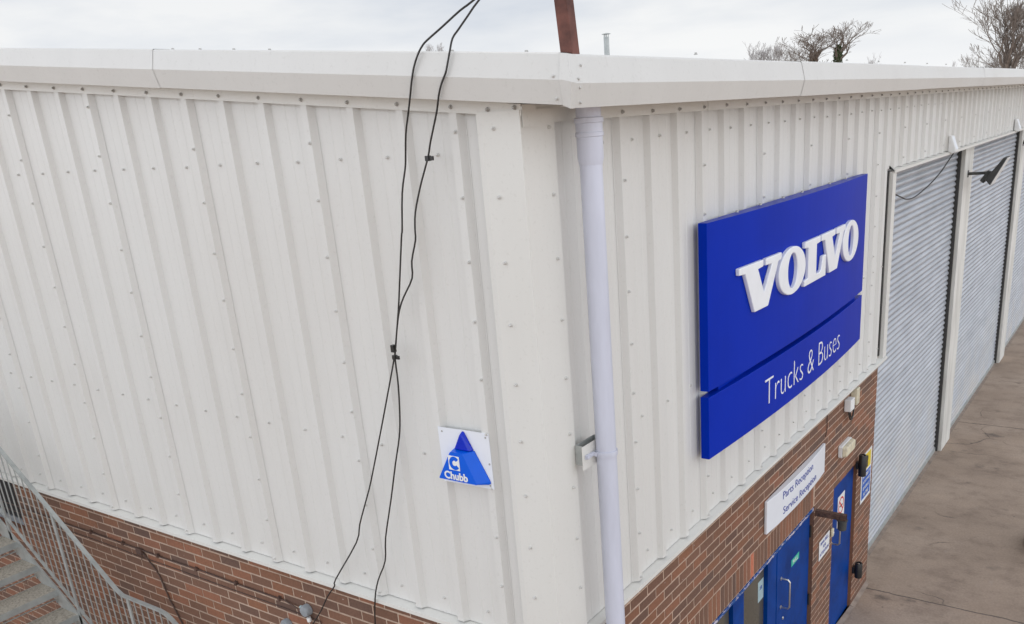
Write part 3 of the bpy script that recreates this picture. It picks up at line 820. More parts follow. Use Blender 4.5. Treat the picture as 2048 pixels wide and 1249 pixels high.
def cylinder_lamp(z0, z1, y, label):
    o = thing('wall_lamp', label, 'lamp', (.07, y, z0), 'black cylinder lamps')
    q = MB(); q.lathe([(.024, z0 + .012), (.040, z0 + .012), (.042, z0), (.042, z1), (.038, z1 + .006), (.027, z1 + .006), (.025, z1 - .02)], 24, mat=Matrix.Translation((.068, y, 0)))
    q.build('housing', M['black'], o, smooth=True)
    q = MB(); q.lathe([(.024, z1 - .018), (.014, z1 - .004), (.005, z1)], 16, mat=Matrix.Translation((.068, y, 0))); q.build('lens', M['chrome'], o, smooth=True)
    q = MB(); q.box((.004, y - .03, (z0 + z1) / 2 - .04), (.03, y + .03, (z0 + z1) / 2 + .04)); q.build('mount', M['black'], o)
cylinder_lamp(1.690, 1.925, 5.765, 'black cylinder lamp hanging in front of the safety notice')
cylinder_lamp(.400, .575, 5.825, 'low black cylinder lamp near the foot of the brick pier')
o = thing('bulkhead_lamp', 'cream oblong bulkhead lamp on the brick above the far blue door', 'lamp', (.04, 5.22, 2.2))
q = MB(); q.prism([(5.07, 2.14), (5.375, 2.14), (5.39, 2.155), (5.39, 2.255), (5.375, 2.27), (5.07, 2.27), (5.055, 2.255), (5.055, 2.155)], lambda u, v, d: (d, u, v), .006, .045); q.build('base', M['white'], o, bevel=.004)
q = MB(); q.prism([(5.075, 2.145), (5.37, 2.145), (5.385, 2.16), (5.385, 2.25), (5.37, 2.265), (5.075, 2.265), (5.06, 2.25), (5.06, 2.16)], lambda u, v, d: (d, 5.2225 + (u - 5.2225) * (1 - (d - .045) * 1.6), 2.205 + (v - 2.205) * (1 - (d - .045) * 4)), .0465, .090); q.build('diffuser', M['cream'], o, bevel=.008, seg=3)
for nm, lab, a, b_ in (('junction_box', 'white electrical box, nearer and lower of the two under the drip edge', (5.195, 2.60), (5.33, 2.725)), ('junction_box', 'cream electrical box, farther and taller of the two under the drip edge', (5.405, 2.61), (5.505, 2.785))):
    o = thing(nm, lab, 'electrical box', (.01, a[0], a[1]), 'boxes under the drip edge')
    q = MB(); q.box((.006, a[0], a[1]), (.075, b_[0], b_[1])); bx = q.build('housing', M['white'] if a[0] < 5.3 else M['cream'], o, bevel=.008, seg=3)
    q = MB()
    for yy, zz in ((a[0] + .02, a[1] + .02), (b_[0] - .02, b_[1] - .02)): q.lathe([(.005, 0), (.004, .002)], 8, mat=Matrix.Translation((.075, yy, zz)) @ Matrix.Rotation(R(90), 4, 'Y'))
    q.build('screw', M['screw_g'], bx)
q = MB(); q.tube([(.04, 5.25, 2.605), (.045, 5.255, 2.54), (.05, 5.28, 2.495), (.05, 5.33, 2.48), (.045, 5.39, 2.51), (.04, 5.44, 2.615)], .009, 8); q.tube([(.04, 5.27, 2.605), (.055, 5.285, 2.52), (.055, 5.33, 2.505), (.05, 5.38, 2.53), (.045, 5.42, 2.615)], .007, 8)
tag(q.build('black_cable', M['cable'], None, smooth=True), 'short black cable looped under the two electrical boxes', 'cable')
q = MB(); q.tube([(.035, 5.455, 2.783), (.03, 5.455, 2.82)], .006, 8); tag(q.build('black_cable', M['cable'], None, smooth=True), 'short black cable stub entering the top of the cream electrical box', 'cable')
q = MB(); q.tube([(.012, 4.62, 2.80), (.014, 4.625, 2.70), (.012, 4.64, 2.60), (.012, 4.60, 2.53)], .005, 6)
tag(q.build('black_cable', M['cable_b'], None, smooth=True), 'thin brown cable hanging down the brick above the reception sign', 'cable')

# steel arm between the blue doors
o = thing('lamp_bracket', 'rusty brown steel channel arm with a round end jutting from the brick pier', 'bracket', (0, 4.41, 1.8))
q = MB(); q.box((-.02, 4.385, 1.777), (.30, 4.435, 1.781)); q.box((-.02, 4.385, 1.781), (.30, 4.389, 1.835)); q.box((-.02, 4.431, 1.781), (.30, 4.435, 1.835)); q.box((-.02, 4.389, 1.831), (.30, 4.431, 1.835))
q.build('arm', M['rustbrown'], o)
q = MB(); q.lathe([(.030, -.085), (.042, -.075), (.044, 0), (.044, .012), (.052, .016), (.052, .024)], 20, mat=Matrix.Translation((.262, 4.41, 1.752))); q.build('end_cup', M['lampgrey'], o, smooth=True)

# ------------------------------------------------------------------ downpipe
PX, PY = .150, .362
o = thing('downpipe', 'lilac white plastic rainwater pipe running down beside the building corner', 'pipe', (PX, PY, 0))
T = Matrix.Translation((PX, PY, 0))
q = MB(); q.lathe([(.055, 0.0), (.055, 5.46)], 32, mat=T); q.build('pipe', M['pvc'], o, smooth=True)
q = MB(); q.lathe([(.0562, 5.375), (.0585, 5.385), (.063, 5.405), (.063, 5.500), (.068, 5.504), (.068, 5.520), (.0645, 5.524), (.0645, 5.562), (.070, 5.566), (.070, 5.585), (.060, 5.59), (.060, 5.66)], 32, mat=T); sk = q.build('socket', M['pvc'], o, smooth=True)
q = MB(); q.lathe([(.011, 0), (.011, .004), (.007, .006), (.007, .012)], 8, mat=Matrix.Translation((PX + .045, PY + .030, 5.470)) @ Matrix.Rotation(R(45), 4, 'Z') @ Matrix.Rotation(R(90), 4, 'Y')); q.build('screw', M['screw_w'], sk)
zz = 3.915
br = thing('pipe_bracket', 'galvanised channel bracket holding the lilac downpipe off the wall', 'bracket', (.05, .30, zz))
q = MB()
q.box((.050, .215, zz - .050), (.053, .402, zz + .060)); q.box((.053, .215, zz - .050), (.096, .218, zz + .060)); q.box((.053, .399, zz - .050), (.096, .402, zz + .060))
q.build('channel', M['steel'], br)
q = MB(); q.prism([(.205, -.072), (.405, -.072), (.405, .058), (.205, .058)], lambda u, v, d: (d, u, zz + v), .0965, .0995); q.build('face_plate', M['trim'], br)
q = MB(); q.lathe([(.009, 0), (.009, .012), (.004, .015)], 8, mat=Matrix.Translation((.053, .33, zz + .02)) @ Matrix.Rotation(R(90), 4, 'Y')); q.build('bolt', M['screw_w'], br)
q = MB(); vs = []
n = 40
for dz, rr in ((-.014, .0555), (-.014, .0605), (.0, .0620), (.014, .0605), (.014, .0555)):
    for k in range(n): vs.append((PX + rr * math.cos(2 * math.pi * k / n), PY + rr * math.sin(2 * math.pi * k / n), zz - .012 + dz))
q.add(vs, [(j * n + k, j * n + (k + 1) % n, (j + 1) * n + (k + 1) % n, (j + 1) * n + k) for j in range(4) for k in range(n)])
q.bar((.106, .225, zz - .004), (.106, .30, zz - .006), .010, .022); q.bar((.106, .30, zz - .006), (PX - .02, PY - .058, zz - .012), .008, .022)
q.lathe([(.010, 0), (.010, .008), (.005, .010)], 10, mat=Matrix.Translation((.112, .236, zz - .006)) @ Matrix.Rotation(R(90), 4, 'Y'))
q.build('clamp_ring', M['pvc'], br, smooth=True)

# ------------------------------------------------------------------ alarm box
o = thing('alarm_box', 'blue triangular alarm box on a square white plate near the corner of the gable', 'alarm', (-.49, -.04, 3.9))
q = MB(); q.prism([(-.668, 4.066), (-.317, 4.072), (-.315, 3.757), (-.664, 3.747)], lambda u, v, d: (u, -d, v), .034, .039); pl = q.build('plate', M['white_sign'], o)
q = MB()
for x, z in ((-.640, 4.043), (-.340, 4.048), (-.338, 3.775), (-.640, 3.77), (-.330, 3.90)): q.lathe([(.006, 0), (.005, .002)], 8, mat=Matrix.Translation((x, -.039, z)) @ Matrix.Rotation(R(90), 4, 'X'))
q.build('screw', M['screw_g'], pl)
def roundpoly(pts, r_, seg=5):
    out = []; n = len(pts)
    for i in range(n):
        p0, p1, p2 = (Vector(pts[i - 1]), Vector(pts[i]), Vector(pts[(i + 1) % n]))
        rr_ = r_[i] if isinstance(r_, tuple) else r_
        a = p1 + (p0 - p1).normalized() * rr_; b_ = p1 + (p2 - p1).normalized() * rr_
        for k in range(seg + 1):
            t_ = k / seg; out.append(tuple(a * (1 - t_) ** 2 + p1 * 2 * t_ * (1 - t_) + b_ * t_ ** 2))
    return out
base = roundpoly([(-.668, 3.775), (-.322, 3.782), (-.4225, 3.962), (-.5560, 3.962)], (.030, .030, .003, .003))
frontp = roundpoly([(-.652, 3.787), (-.385, 3.790), (-.468, 3.956), (-.552, 3.956)], .010)
n = len(base); q = MB()
def yA(t): return -.040 - .052 * t
rings = []
for t_ in (0, .08, .9, 1.0):
    k_ = {0: 0, .08: 0.0, .9: .92, 1.0: 1.0}[t_]
    rings.append([(b0[0] * (1 - k_) + f0[0] * k_, yA(t_ if t_ != .08 else .12), b0[1] * (1 - k_) + f0[1] * k_) for b0, f0 in zip(base, frontp)])
vs = [p for r_ in rings for p in r_]
q.add(vs, [(j * n + k, j * n + (k + 1) % n, (j + 1) * n + (k + 1) % n, (j + 1) * n + k) for j in range(3) for k in range(n)] + [tuple(range(3 * n, 4 * n))])
cv = q.build('cover', M['alarm'], o, smooth=True)
q = MB(); q.prism([(-.5560, 3.9625), (-.4225, 3.9625), (-.476, 4.058), (-.488, 4.070), (-.500, 4.060)], lambda u, v, d: (-.495 + (u + .495) * (1 - (d - .04) * 9), -d, 3.9625 + (v - 3.9625) * (1 - (d - .04) * 6)), .040, .066); q.build('strobe_lens', M['alarm_d'], o, bevel=.006, seg=3)
yf = -.0925
q = MB(); q.box((-.568, yf - .0012, 3.853), (-.492, yf - .0002, 3.935)); lg = q.build('logo_panel', M['white'], cv)
q = MB(); vs = []; cc = (-.530, 3.894); nn_ = 28
for k in range(nn_ + 1):
    a = R(38) + (R(322) - R(38)) * k / nn_
    for r_ in (.0145, .0365): vs.append((cc[0] + .004 + r_ * math.cos(a), yf - .0020, cc[1] + r_ * 1.06 * math.sin(a)))
q.add(vs, [(2 * k, 2 * k + 2, 2 * k + 3, 2 * k + 1) for k in range(nn_)]); q.build('logo', M['alarm'], lg, fixn=False)
textmesh('lettering', 'Chubb', lambda u, v, d: Vector((-.607 + .163 * u, yf - .0008 - d, 3.796 + .046 * v)), M['white'], cv, bold=.03)

# ------------------------------------------------------------------ hanging cables
CA = [(0.26, -0.03, 6.33), (0.12, -0.06, 6.21), (-0.103, -0.1, 6.089), (-0.175, -0.114, 6.054), (-0.267, -0.135, 5.998), (-0.348, -0.152, 5.951), (-0.372, -0.159, 5.93), (-0.391, -0.169, 5.9), (-0.414, -0.178, 5.852), (-0.433, -0.183, 5.796), (-0.47, -0.167, 5.726), (-0.506, -0.151, 5.663), (-0.566, -0.121, 5.569), (-0.608, -0.099, 5.453), (-0.622, -0.097, 5.406), (-0.662, -0.094, 5.297), (-0.698, -0.089, 5.121), (-0.711, -0.088, 5.079), (-0.774, -0.082, 4.83), (-0.807, -0.08, 4.7), (-0.868, -0.078, 4.49), (-0.888, -0.078, 4.431), (-0.986, -0.076, 4.198), (-1.091, -0.074, 3.952), (-1.218, -0.073, 3.658), (-1.283, -0.072, 3.528), (-1.375, -0.071, 3.348), (-1.434, -0.07, 3.209), (-1.677, -0.08, 2.896), (-1.697, -0.082, 2.842), (-1.784, -0.082, 2.744), (-1.919, -0.054, 2.579), (-2.063, -0.03, 2.423), (-2.09, -0.025, 2.38)]
CB = [(0.26, -0.03, 6.33), (0.1, -0.065, 6.225), (-0.075, -0.1, 6.086), (-0.13, -0.121, 6.027), (-0.173, -0.137, 5.98), (-0.201, -0.149, 5.947), (-0.21, -0.165, 5.897), (-0.221, -0.176, 5.847), (-0.231, -0.183, 5.811), (-0.261, -0.181, 5.772), (-0.291, -0.171, 5.731), (-0.316, -0.16, 5.685), (-0.339, -0.149, 5.648), (-0.391, -0.126, 5.578), (-0.431, -0.109, 5.522), (-0.461, -0.099, 5.465), (-0.501, -0.097, 5.393), (-0.544, -0.095, 5.313), (-0.593, -0.092, 5.204), (-0.611, -0.089, 5.122), (-0.618, -0.088, 5.069), (-0.663, -0.085, 4.965), (-0.677, -0.083, 4.878), (-0.754, -0.08, 4.779), (-0.798, -0.08, 4.706), (-0.832, -0.079, 4.613), (-0.866, -0.078, 4.49), (-0.879, -0.078, 4.432), (-0.883, -0.077, 4.287), (-0.907, -0.075, 4.094), (-0.934, -0.074, 3.975), (-0.995, -0.073, 3.803), (-1.073, -0.072, 3.568), (-1.168, -0.07, 3.3), (-1.197, -0.074, 3.14), (-1.279, -0.08, 2.989), (-1.331, -0.08, 2.853), (-1.428, -0.03, 2.605), (-1.46, -0.02, 2.3)]
def smoothpts(pts, sub=3):
    P_ = [Vector(p) for p in pts]; out = []
    for i in range(len(P_) - 1):
        p0, p1, p2, p3 = P_[max(i - 1, 0)], P_[i], P_[i + 1], P_[min(i + 2, len(P_) - 1)]
        for k in range(sub):
            t_ = k / sub; out.append(.5 * ((2 * p1) + (p2 - p0) * t_ + (2 * p0 - 5 * p1 + 4 * p2 - p3) * t_ ** 2 + (3 * p1 - p0 - 3 * p2 + p3) * t_ ** 3))
    out.append(P_[-1]); return out
for pts, lab in ((CA, 'left of the two black cables hanging over the fascia down the gable wall'), (CB, 'right of the two black cables hanging over the fascia down the gable wall')):
    q = MB(); q.tube(smoothpts(pts), .0047, 8); tag(q.build('hanging_cable', M['cable'], None, smooth=True, fixn=False), lab, 'cable')
def clip(x, y, z, lab, big=False):
    q = MB(); q.box((x - .011, y - .012, z - .012), (x + .011, y + .012, z + .012)); q.box((x + .009, y - .006, z - .010), (x + .034, y + .004, z + .010))
    if big: q.box((x - .013, y - .012, z + .028), (x + .009, y + .012, z + .068))
    tag(q.build('cable_clip', M['black'], None, bevel=.002), lab, 'clip')
clip(-.462, -.101, 5.455, 'small black clip on the right hand hanging cable just below the eaves')
clip(-.878, -.079, 4.445, 'black clip joining the two hanging cables half way down the wall', True)

# ------------------------------------------------------------------ conduit along the gable brickwork
q = MB(); pts = [(-7.2 + .25 * i, -.014 + .002 * math.sin(i * 2.1), 2.525 + .003 * math.sin(i * 1.3)) for i in range(20)] + [(-2.34, -.016, 2.528), (-2.20, -.03, 2.512)]
q.tube(pts, .0055, 8); tag(q.build('wall_cable', M['cable_b'], None, smooth=True), 'brown cable clipped along the gable brickwork leading to the grey box', 'cable')
q = MB(); pts = [(-7.2 + .3 * i, -.008, 2.452 + .002 * math.sin(i * 1.7)) for i in range(18)] + [(-2.0, -.01, 2.452), (-1.99, -.01, 2.30)]
q.tube(pts, .0035, 6); tag(q.build('wall_cable', M['cable_b'], None, smooth=True), 'thin brown cable lying in the brick joint below the clipped cable', 'cable')
LC = ['black saddle clip on the gable cable nearest the stair handrail', 'black saddle clip on the gable cable just left of the cable joint box', 'black saddle clip on the gable cable just right of the cable joint box', 'third black saddle clip along the cable from the grey box with the white gland', 'second black saddle clip along the cable from the grey box with the white gland', 'black saddle clip nearest the grey box with the white gland']
for i, x in enumerate((-4.843, -4.359, -3.869, -3.365, -2.887, -2.40)):
    q = MB(); q.box((x - .012, -.028, 2.512), (x + .012, -.004, 2.542)); q.tube([(x, -.016, 2.54), (x + .004, -.018, 2.556)], .004, 6)
    tag(q.build('pipe_clip', M['rustbrown'], None, bevel=.003), LC[i], 'clip', 'saddle clips along the gable cable')
q = MB(); q.box((-4.16, -.03, 2.485), (-4.085, -.004, 2.535)); q.tube([(-4.15, -.02, 2.49), (-4.19, -.02, 2.45)], .004, 6); q.tube([(-4.09, -.02, 2.49), (-4.12, -.02, 2.43)], .004, 6)
tag(q.build('cable_joint', M['cable_b'], None, bevel=.004), 'small brown cable joint box where a cable turns down the bricks', 'electrical box')
q = MB(); q.tube(smoothpts([(-4.09, -.014, 2.50), (-4.03, -.014, 2.45), (-3.95, -.012, 2.37), (-3.90, -.012, 2.27), (-3.86, -.012, 2.14), (-3.80, -.012, 2.02), (-3.74, -.012, 1.90), (-3.6, -.012, 1.6)]), .006, 8)
tag(q.build('wall_cable', M['cable_b'], None, smooth=True), 'brown cable sloping down the bricks behind the stair rail', 'cable')
o = thing('junction_box', 'round grey junction box with a white gland at the foot of the left hanging cable', 'electrical box', (-2.11, 0, 2.52))
q = MB(); q.lathe([(.043, 0), (.043, .035), (.037, .044), (.022, .047)], 24, mat=Matrix.Translation((-2.115, -.004, 2.515)) @ Matrix.Rotation(R(90), 4, 'X')); q.build('housing', M['junction'], o, smooth=True)
q = MB(); q.tube([(-2.10, -.026, 2.465), (-2.095, -.026, 2.435)], .016, 10); q.build('gland', M['white'], o)
q = MB(); q.tube([(-2.165, -.028, 2.535), (-2.14, -.028, 2.525)], .012, 10); q.build('inlet', M['pale'], o)
q = MB(); q.lathe([(.045, 0), (.045, .030), (.038, .04)], 20, mat=Matrix.Translation((-2.37, -.004, 2.325)) @ Matrix.Rotation(R(90), 4, 'X'))
tag(q.build('junction_box', M['junction'], None, smooth=True), 'round grey box at the bottom edge, lower left of the box with the white gland', 'electrical box')

# ------------------------------------------------------------------ rusty pole on the corner and flue on the roof
o = thing('steel_pole', 'leaning rusty red steel pole standing behind the roof corner', 'pole', (.29, .02, 5.7))
q = MB(); q.bar((.296, .02, 5.76), (.232, .00, 6.72), .060, .060, (0, 1, 0)); q.build('shaft', M['rust'], o, bevel=.004)
q = MB(); q.tube([(.262, -.032, 6.33), (.225, -.032, 6.33), (.225, .035, 6.33), (.30, .035, 6.33), (.30, -.032, 6.33), (.262, -.032, 6.33)], .006, 6); q.build('cable_tie', M['black'], o)
o = thing('flue_pipe', 'thin pale grey flue with a flat cap sticking up from the roof', 'flue', (-5.9, 10.8, 6.4))
T = Matrix.Translation((-5.92, 10.82, 0))
q = MB(); q.lathe([(.046, 6.3), (.046, 6.845)], 20, mat=T); q.build('pipe', M['steel'], o, smooth=True)
q = MB(); q.lathe([(.075, 6.885), (.078, 6.89), (.02, 6.905)], 20, mat=T); q.build('cap', M['steel'], o, smooth=True)
q = MB()
for k in range(6): q.box((-5.92 + .04 * math.cos(k) - .004, 10.82 + .04 * math.sin(k) - .004, 6.84), (-5.92 + .04 * math.cos(k) + .004, 10.82 + .04 * math.sin(k) + .004, 6.89))
q.build('cap_stays', M['steel'], o)

# ------------------------------------------------------------------ lights over the shutters
def wedge_lamp(y, lab):
    o = thing('emergency_light', lab, 'lamp', (.06, y, 4.9), 'white wedge lamps over the shutter posts')
    q = MB(); q.prism([(.036, 5.060), (.068, 5.060), (.130, 4.890), (.126, 4.858), (.09, 4.842), (.036, 4.87)], lambda u, v, d: (u, y + d, v), -.085, .085)
    q.build('housing', M['white'], o, bevel=.010, seg=3)
    q = MB(); q.prism([(.071, 5.052), (.1310, 4.891), (.1325, 4.892), (.0725, 5.053)], lambda u, v, d: (u, y + d, v), -.062, .062); q.build('diffuser', M['white_sign'], o)
wedge_lamp(9.25, 'white wedge shaped lamp above the gap after the first shutter')
wedge_lamp(14.75, 'small white wedge shaped lamp over the far end of the second shutter')
q = MB(); q.tube(smoothpts([(.09, 9.25, 4.84), (.05, 9.12, 4.74), (.02, 8.92, 4.64), (-.02, 8.70, 4.55), (-.06, 8.48, 4.48), (-.08, 8.05, 4.425), (-.08, 7.65, 4.44), (-.06, 7.30, 4.50), (-.02, 6.75, 4.60), (.0, 6.61, 4.62)]), .008, 8)
tag(q.build('sagging_cable', M['cable'], None, smooth=True, fixn=False), 'black cable sagging across the top of the first roller shutter', 'cable')
def flood(y, z, lab):
    o = thing('floodlight', lab, 'lamp', (-.11, y, z), 'floodlights on arms from the shutter posts')
    q = MB(); q.tube([(-.115, y, z), (.24, y, z + .01)], .022, 10); q.box((-.116, y - .04, z - .05), (-.108, y + .04, z + .05)); q.build('arm', M['lampgrey'], o)
    T = Matrix.Translation((.27, y, z + .02)) @ Matrix.Rotation(R(27), 4, 'Y')
    def hexa(nm, mat, bot, top, bev=.01):
        q = MB(); q.add([T @ Vector(p) for p in bot + top], [(0, 1, 2, 3), (4, 7, 6, 5), (0, 4, 5, 1), (1, 5, 6, 2), (2, 6, 7, 3), (3, 7, 4, 0)]); q.build(nm, mat, o, bevel=bev)
    hexa('housing', M['lampgrey'], [(-.065, -.15, -.14), (.045, -.17, -.18), (.045, .17, -.18), (-.065, .15, -.14)], [(.0, -.13, .24), (.045, -.15, .26), (.045, .15, .26), (.0, .13, .24)])
    hexa('control_gear', M['lampgrey'], [(-.13, -.06, -.20), (-.06, -.07, -.21), (-.06, .07, -.21), (-.13, .06, -.20)], [(-.11, -.05, -.03), (-.04, -.06, -.02), (-.04, .06, -.02), (-.11, .05, -.03)])
    hexa('lens_rim', M['white'], [(.046, -.16, -.17), (.054, -.16, -.17), (.054, .16, -.17), (.046, .16, -.17)], [(.046, -.14, .25), (.054, -.14, .25), (.054, .14, .25), (.046, .14, .25)], .002)
flood(11.55, 4.40, 'dark grey floodlight on an arm in front of the second shutter')
flood(17.2, 4.52, 'dark grey floodlight cut by the right edge of the view')
# tyre at the right edge of the yard
o = thing('tyre', 'black rubber tyre lying on the concrete at the right edge', 'tyre', (1.76, 8.35, 0))
q = MB(); vs = []; n = 36; pr = [(.20, .03), (.24, .0), (.33, .0), (.36, .03), (.365, .11), (.36, .19), (.33, .22), (.24, .22), (.20, .19), (.19, .11)]
for r_, z in pr:
    for k in range(n): vs.append((1.86 + r_ * math.cos(2 * math.pi * k / n), 8.35 + r_ * math.sin(2 * math.pi * k / n), z + .003))
m_ = len(pr); q.add(vs, [(j * n + k, j * n + (k + 1) % n, ((j + 1) % m_) * n + (k + 1) % n, ((j + 1) % m_) * n + k) for j in range(m_) for k in range(n)])
q.build('carcass', M['rubber'], o, smooth=True)

# ------------------------------------------------------------------ outside staircase
ST = thing('metal_staircase', 'galvanised outside stair with gritted treads climbing along the gable', 'staircase', (-4.0, -.8, 0))
G, RZ = .2465, .1755
YA, YBo = -.315, -1.33
x0, z0 = -4.799, 1.897                       # nosing of a known tread; climbs towards -X
def nose(i): return (x0 - G * i, z0 + RZ * i)
for i in range(-2, 13):
    nx, nz = nose(i)
    q = MB(); q.box((nx - .25, YBo, nz - .042), (nx - .004, YA - .004, nz - .002)); q.box((nx - .006, YBo, nz - .060), (nx, YA - .004, nz), 1); q.box((nx - .252, YBo, nz - .05), (nx - .246, YA - .004, nz + .002), 1)
    td = q.build('tread', [M['tread'], M['steel']], ST, bevel=.0015)
    q = MB(); q.tube([(nx - .04, YBo, nz - .10), (nx - .04, YA - .022, nz - .10), (nx - .045, YA - .012, nz - .135)], .006, 6); q.build('riser_bar', M['steel'], td)
# landing
lx0, lx1, lz = x0 + 2 * G, -3.30, z0 - 3 * RZ
q = MB(); q.box((lx0 + .003, YBo, lz - .045), (lx1, YA - .004, lz)); q.build('landing', M['tread'], ST)
for i in range(1, 8):
    q = MB(); q.box((lx1 + G * (i - 1) + .004, YBo, lz - RZ * i - .042), (lx1 + G * i, YA - .004, lz - RZ * i)); q.build('tread', M['tread'], ST)
def strline(x):      # top of stringer
    if x < -4.15: return 2.08 + .10 - .735 * (x + 5.043) - .06
    return None
for yy in (YA, YBo - .012):
    q = MB(); a = Vector((-7.9, yy, nose(12)[1] + .02)); 
    xa, xb = -7.75, -4.18
    za = 1.897 + (x0 - xa) * RZ / G + .02; zb_ = 1.897 + (x0 - xb) * RZ / G + .02
    q.add([(xa, yy - .006, za - .20), (xb, yy - .006, zb_ - .20), (xb, yy - .006, zb_), (xa, yy - .006, za), (xa, yy + .006, za - .20), (xb, yy + .006, zb_ - .20), (xb, yy + .006, zb_), (xa, yy + .006, za)],
          [(0, 1, 2, 3), (4, 7, 6, 5), (3, 2, 6, 7), (0, 4, 5, 1), (1, 5, 6, 2), (0, 3, 7, 4)])
    q.box((xb, yy - .006, lz - .17), (lx1, yy + .006, lz + .03))
    xc = lx1 + 8 * G; q.add([(lx1, yy - .006, lz - .17), (xc, yy - .006, lz - .17 - 8 * RZ), (xc, yy - .006, lz + .03 - 8 * RZ), (lx1, yy - .006, lz + .03), (lx1, yy + .006, lz - .17), (xc, yy + .006, lz - .17 - 8 * RZ), (xc, yy + .006, lz + .03 - 8 * RZ), (lx1, yy + .006, lz + .03)],
          [(0, 1, 2, 3), (4, 7, 6, 5), (3, 2, 6, 7), (0, 4, 5, 1), (1, 5, 6, 2), (0, 3, 7, 4)])
    q.build('stringer', M['steel'], ST)
XB = -3.995                                   # where the handrail levels out
def railz(x):
    if x < XB: return 2.300 + (XB - x) * .755
    if x < -3.36: return 2.302
    return 2.302 - (x + 3.36) * .80
def footz(x):
    if x < XB: return 1.385 + (XB - x) * .775
    if x < -3.36: return 1.385
    return 1.385 - (x + 3.36) * .80
for yy, side in ((YA, 0), (YBo - .012, 1)):
    sx_ = 0 if side == 0 else 0
    q = MB()
    pts = [(-7.7, yy, railz(-7.7)), (XB - .04, yy, railz(XB - .04)), (XB + .03, yy, railz(XB) - .003), (-3.46, yy, 2.300), (-3.40, yy, 2.292), (-3.33, yy, 2.262), (-3.27, yy, 2.215), (-1.9, yy, 2.215 - 1.37 * .8)]
    for i in range(len(pts) - 1): q.bar(pts[i], pts[i + 1], .032, .012, (0, 0, 1))
    hr = q.build('handrail', M['steel'], ST)
    q = MB(); pts = [(-7.7, yy, footz(-7.7)), (XB, yy, footz(XB)), (-3.36, yy, 1.385), (-1.9, yy, footz(-1.9))]
    for i in range(3): q.bar(pts[i], pts[i + 1], .022, .010, (0, 0, 1))
    q.build('bottom_rail', M['steel'], ST)
    x = -7.6; i = 0
    while x < -2.2:
        post_ = (i % 10 == 3)
        q = MB()
        if post_: q.box((x - .018, yy - .006, footz(x) - .24), (x + .018, yy + .006, railz(x) - .004))
        else: q.tube([(x, yy, footz(x)), (x, yy, railz(x) - .004)], .0055, 6)
        if side == 0 or post_: q.build('post' if post_ else 'baluster', M['steel'], ST)
        x += .086; i += 1
# legs
q = MB()
for x, zt_ in ((-4.15, 1.3), (-3.33, 1.3), (-7.5, 3.6)):
    for yy in (YA, YBo): q.box((x - .04, yy - .04, 0), (x + .04, yy + .04, zt_ - .1))
q.build('support_leg', M['steel'], ST)

# ------------------------------------------------------------------ bare winter trees
def grow(q, rn, p, d, ln, r_, lv, maxlv, spread, up, minr, twist=.25):
    n = 3 if lv < 3 else 2; pts = [p.copy()]; cur = p.copy(); dd = d.copy(); rs = [r_]
    for i in range(n):
        dd = (dd + Vector((rn.uniform(-1, 1), rn.uniform(-1, 1), rn.uniform(-.4, .8))) * twist * .5 + Vector((0, 0, up * .25))).normalized()
        cur = cur + dd * ln / n; pts.append(cur.copy()); rs.append(max(minr, r_ * (1 - .42 * (i + 1) / n)))
    q.tube(pts, rs, 6 if lv < 2 else (4 if lv < 4 else 3), cap=False)
    if lv >= maxlv: return
    k = rn.choice((2, 2, 3)) if lv < maxlv - 1 else rn.choice((2, 3))
    for j in range(k):
        ax = dd.orthogonal().normalized(); ax.rotate(Matrix.Rotation(rn.uniform(0, 6.283), 3, dd)); nd = dd.copy()
        nd.rotate(Matrix.Rotation(rn.uniform(.35, 1.0) * spread, 3, ax))
        grow(q, rn, cur if j else pts[-2] + (cur - pts[-2]) * rn.uniform(.3, 1), nd, ln * rn.uniform(.62, .88), rs[-1] * rn.uniform(.5, .78), lv + 1, maxlv, spread, up, minr, twist)
    if lv > 0:
        for j in range(1):
            pp = pts[rn.randint(0, len(pts) - 2)]; ax = dd.orthogonal().normalized(); ax.rotate(Matrix.Rotation(rn.uniform(0, 6.283), 3, dd)); nd = dd.copy(); nd.rotate(Matrix.Rotation(rn.uniform(.6, 1.1), 3, ax))
            grow(q, rn, pp, nd, ln * rn.uniform(.4, .6), rs[-1] * .5, lv + 2, maxlv, spread, up, minr, twist)
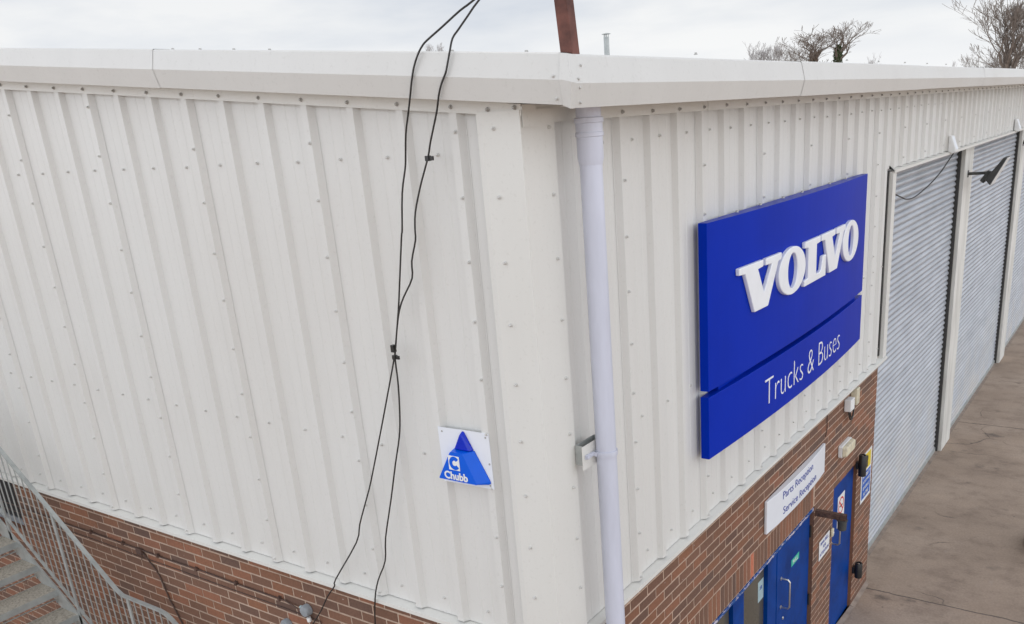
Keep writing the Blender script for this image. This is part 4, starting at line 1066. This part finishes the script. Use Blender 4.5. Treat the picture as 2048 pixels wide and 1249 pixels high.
def tree(label, x, y, H, half, seed, r0=.16, limbs=5, maxlv=6, spread=.75, up=.35, fork=.45, minr=.0065, mat='bark', ivy=0, lean=(0, 0), name='bare_tree'):
    rn = random.Random(seed); o = thing(name, label, 'tree', (x, y, 0), 'bare trees beyond the roof')
    crown = MB(); h = H * fork
    for i in range(limbs):
        a = 2 * math.pi * i / limbs + rn.uniform(-.4, .4); tl = rn.uniform(.25, .8) * spread
        d = Vector((math.cos(a) * math.sin(tl) + lean[0], math.sin(a) * math.sin(tl) + lean[1], math.cos(tl))).normalized()
        grow(crown, rn, Vector((0, 0, h * rn.uniform(.9, 1.0))), d, (H - h) * .34, r0 * .55, 1, maxlv, spread, up, minr)
    zs = [v[2] for v in crown.v]; xs = sorted(math.hypot(v[0], v[1]) for v in crown.v)
    zt_ = sorted(zs)[int(len(zs) * .985)]; hw = xs[int(len(xs) * .93)]
    kz = (H - h) / (zt_ - h); kx = half / hw
    crown.v = [(x + v[0] * kx, y + v[1] * kx, h + (v[2] - h) * (kz if v[2] > h else 1)) for v in crown.v]
    tr = MB(); tr.tube([(x, y, 0), (x + .05, y, h * .5), (x, y, h * 1.0)], [r0 * 1.35, r0 * 1.05, r0 * .9], 10)
    if ivy:
        for k in range(1500):
            a = rn.uniform(0, 6.283); z = h + rn.uniform(-2.2, ivy); rr = rn.uniform(.10, .36) * (1.0 if z < h else 1 - .6 * (z - h) / ivy)
            c = Vector((x + rr * math.cos(a), y + rr * math.sin(a), z)); u = Vector((rn.uniform(-1, 1), rn.uniform(-1, 1), rn.uniform(-1, 1))).normalized() * .06; v = u.orthogonal().normalized() * .05
            tr.add([c - u, c + v, c + u, c - v], [(0, 1, 2, 3)], 1)
    tr.build('trunk', [M[mat], M['ivy']], o, fixn=False)
    crown.build('crown', M[mat], o, fixn=False)
tree('spreading bare tree, left of the two trees close together above the roof', -21.5, 67.7, 10.6, 2.6, 4, r0=.13, limbs=7, maxlv=5, spread=.85, fork=.80, ivy=.25)
tree('bare tree with ivy round its fork, right of the close pair above the roof', -19.75, 68.2, 10.9, 2.2, 9, r0=.13, limbs=6, maxlv=5, spread=.80, fork=.83, ivy=.35, lean=(.22, .05))
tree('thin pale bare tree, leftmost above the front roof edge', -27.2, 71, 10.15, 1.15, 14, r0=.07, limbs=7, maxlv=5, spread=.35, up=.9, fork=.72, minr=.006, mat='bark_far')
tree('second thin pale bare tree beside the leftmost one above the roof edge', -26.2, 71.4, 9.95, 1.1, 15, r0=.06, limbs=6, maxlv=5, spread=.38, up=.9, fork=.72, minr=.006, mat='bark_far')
tree('low dense twiggy tree against the spreading bare tree', -22.2, 65.0, 9.35, 1.6, 17, r0=.08, limbs=8, maxlv=6, spread=.9, up=.2, fork=.75, minr=.006)
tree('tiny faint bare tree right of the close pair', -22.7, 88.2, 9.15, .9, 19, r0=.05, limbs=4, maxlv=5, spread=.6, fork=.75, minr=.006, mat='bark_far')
tree('largest bare tree, at the right edge of the picture', -6.15, 56, 10.2, 2.2, 23, r0=.12, limbs=14, maxlv=6, spread=.52, up=.8, fork=.60, minr=.006)
tree('small bare tree just left of the largest one', -9.85, 65.5, 7.75, .75, 27, r0=.07, limbs=5, maxlv=5, spread=.8, fork=.78, minr=.006)
tree('tiny bare tree farther left of the largest one', -14.8, 85, 8.0, .4, 29, r0=.05, limbs=4, maxlv=4, spread=.5, fork=.8, mat='bark_far')
tree('dense brown thicket at the foot of the largest tree, on its right', -4.9, 58, 8.0, 1.2, 31, r0=.08, limbs=9, maxlv=6, spread=.8, up=.3, fork=.62, minr=.006)
tree('dense brown thicket at the foot of the largest tree, on its left', -7.3, 58.5, 7.6, 1.2, 33, r0=.08, limbs=9, maxlv=6, spread=.8, up=.3, fork=.62, minr=.006)
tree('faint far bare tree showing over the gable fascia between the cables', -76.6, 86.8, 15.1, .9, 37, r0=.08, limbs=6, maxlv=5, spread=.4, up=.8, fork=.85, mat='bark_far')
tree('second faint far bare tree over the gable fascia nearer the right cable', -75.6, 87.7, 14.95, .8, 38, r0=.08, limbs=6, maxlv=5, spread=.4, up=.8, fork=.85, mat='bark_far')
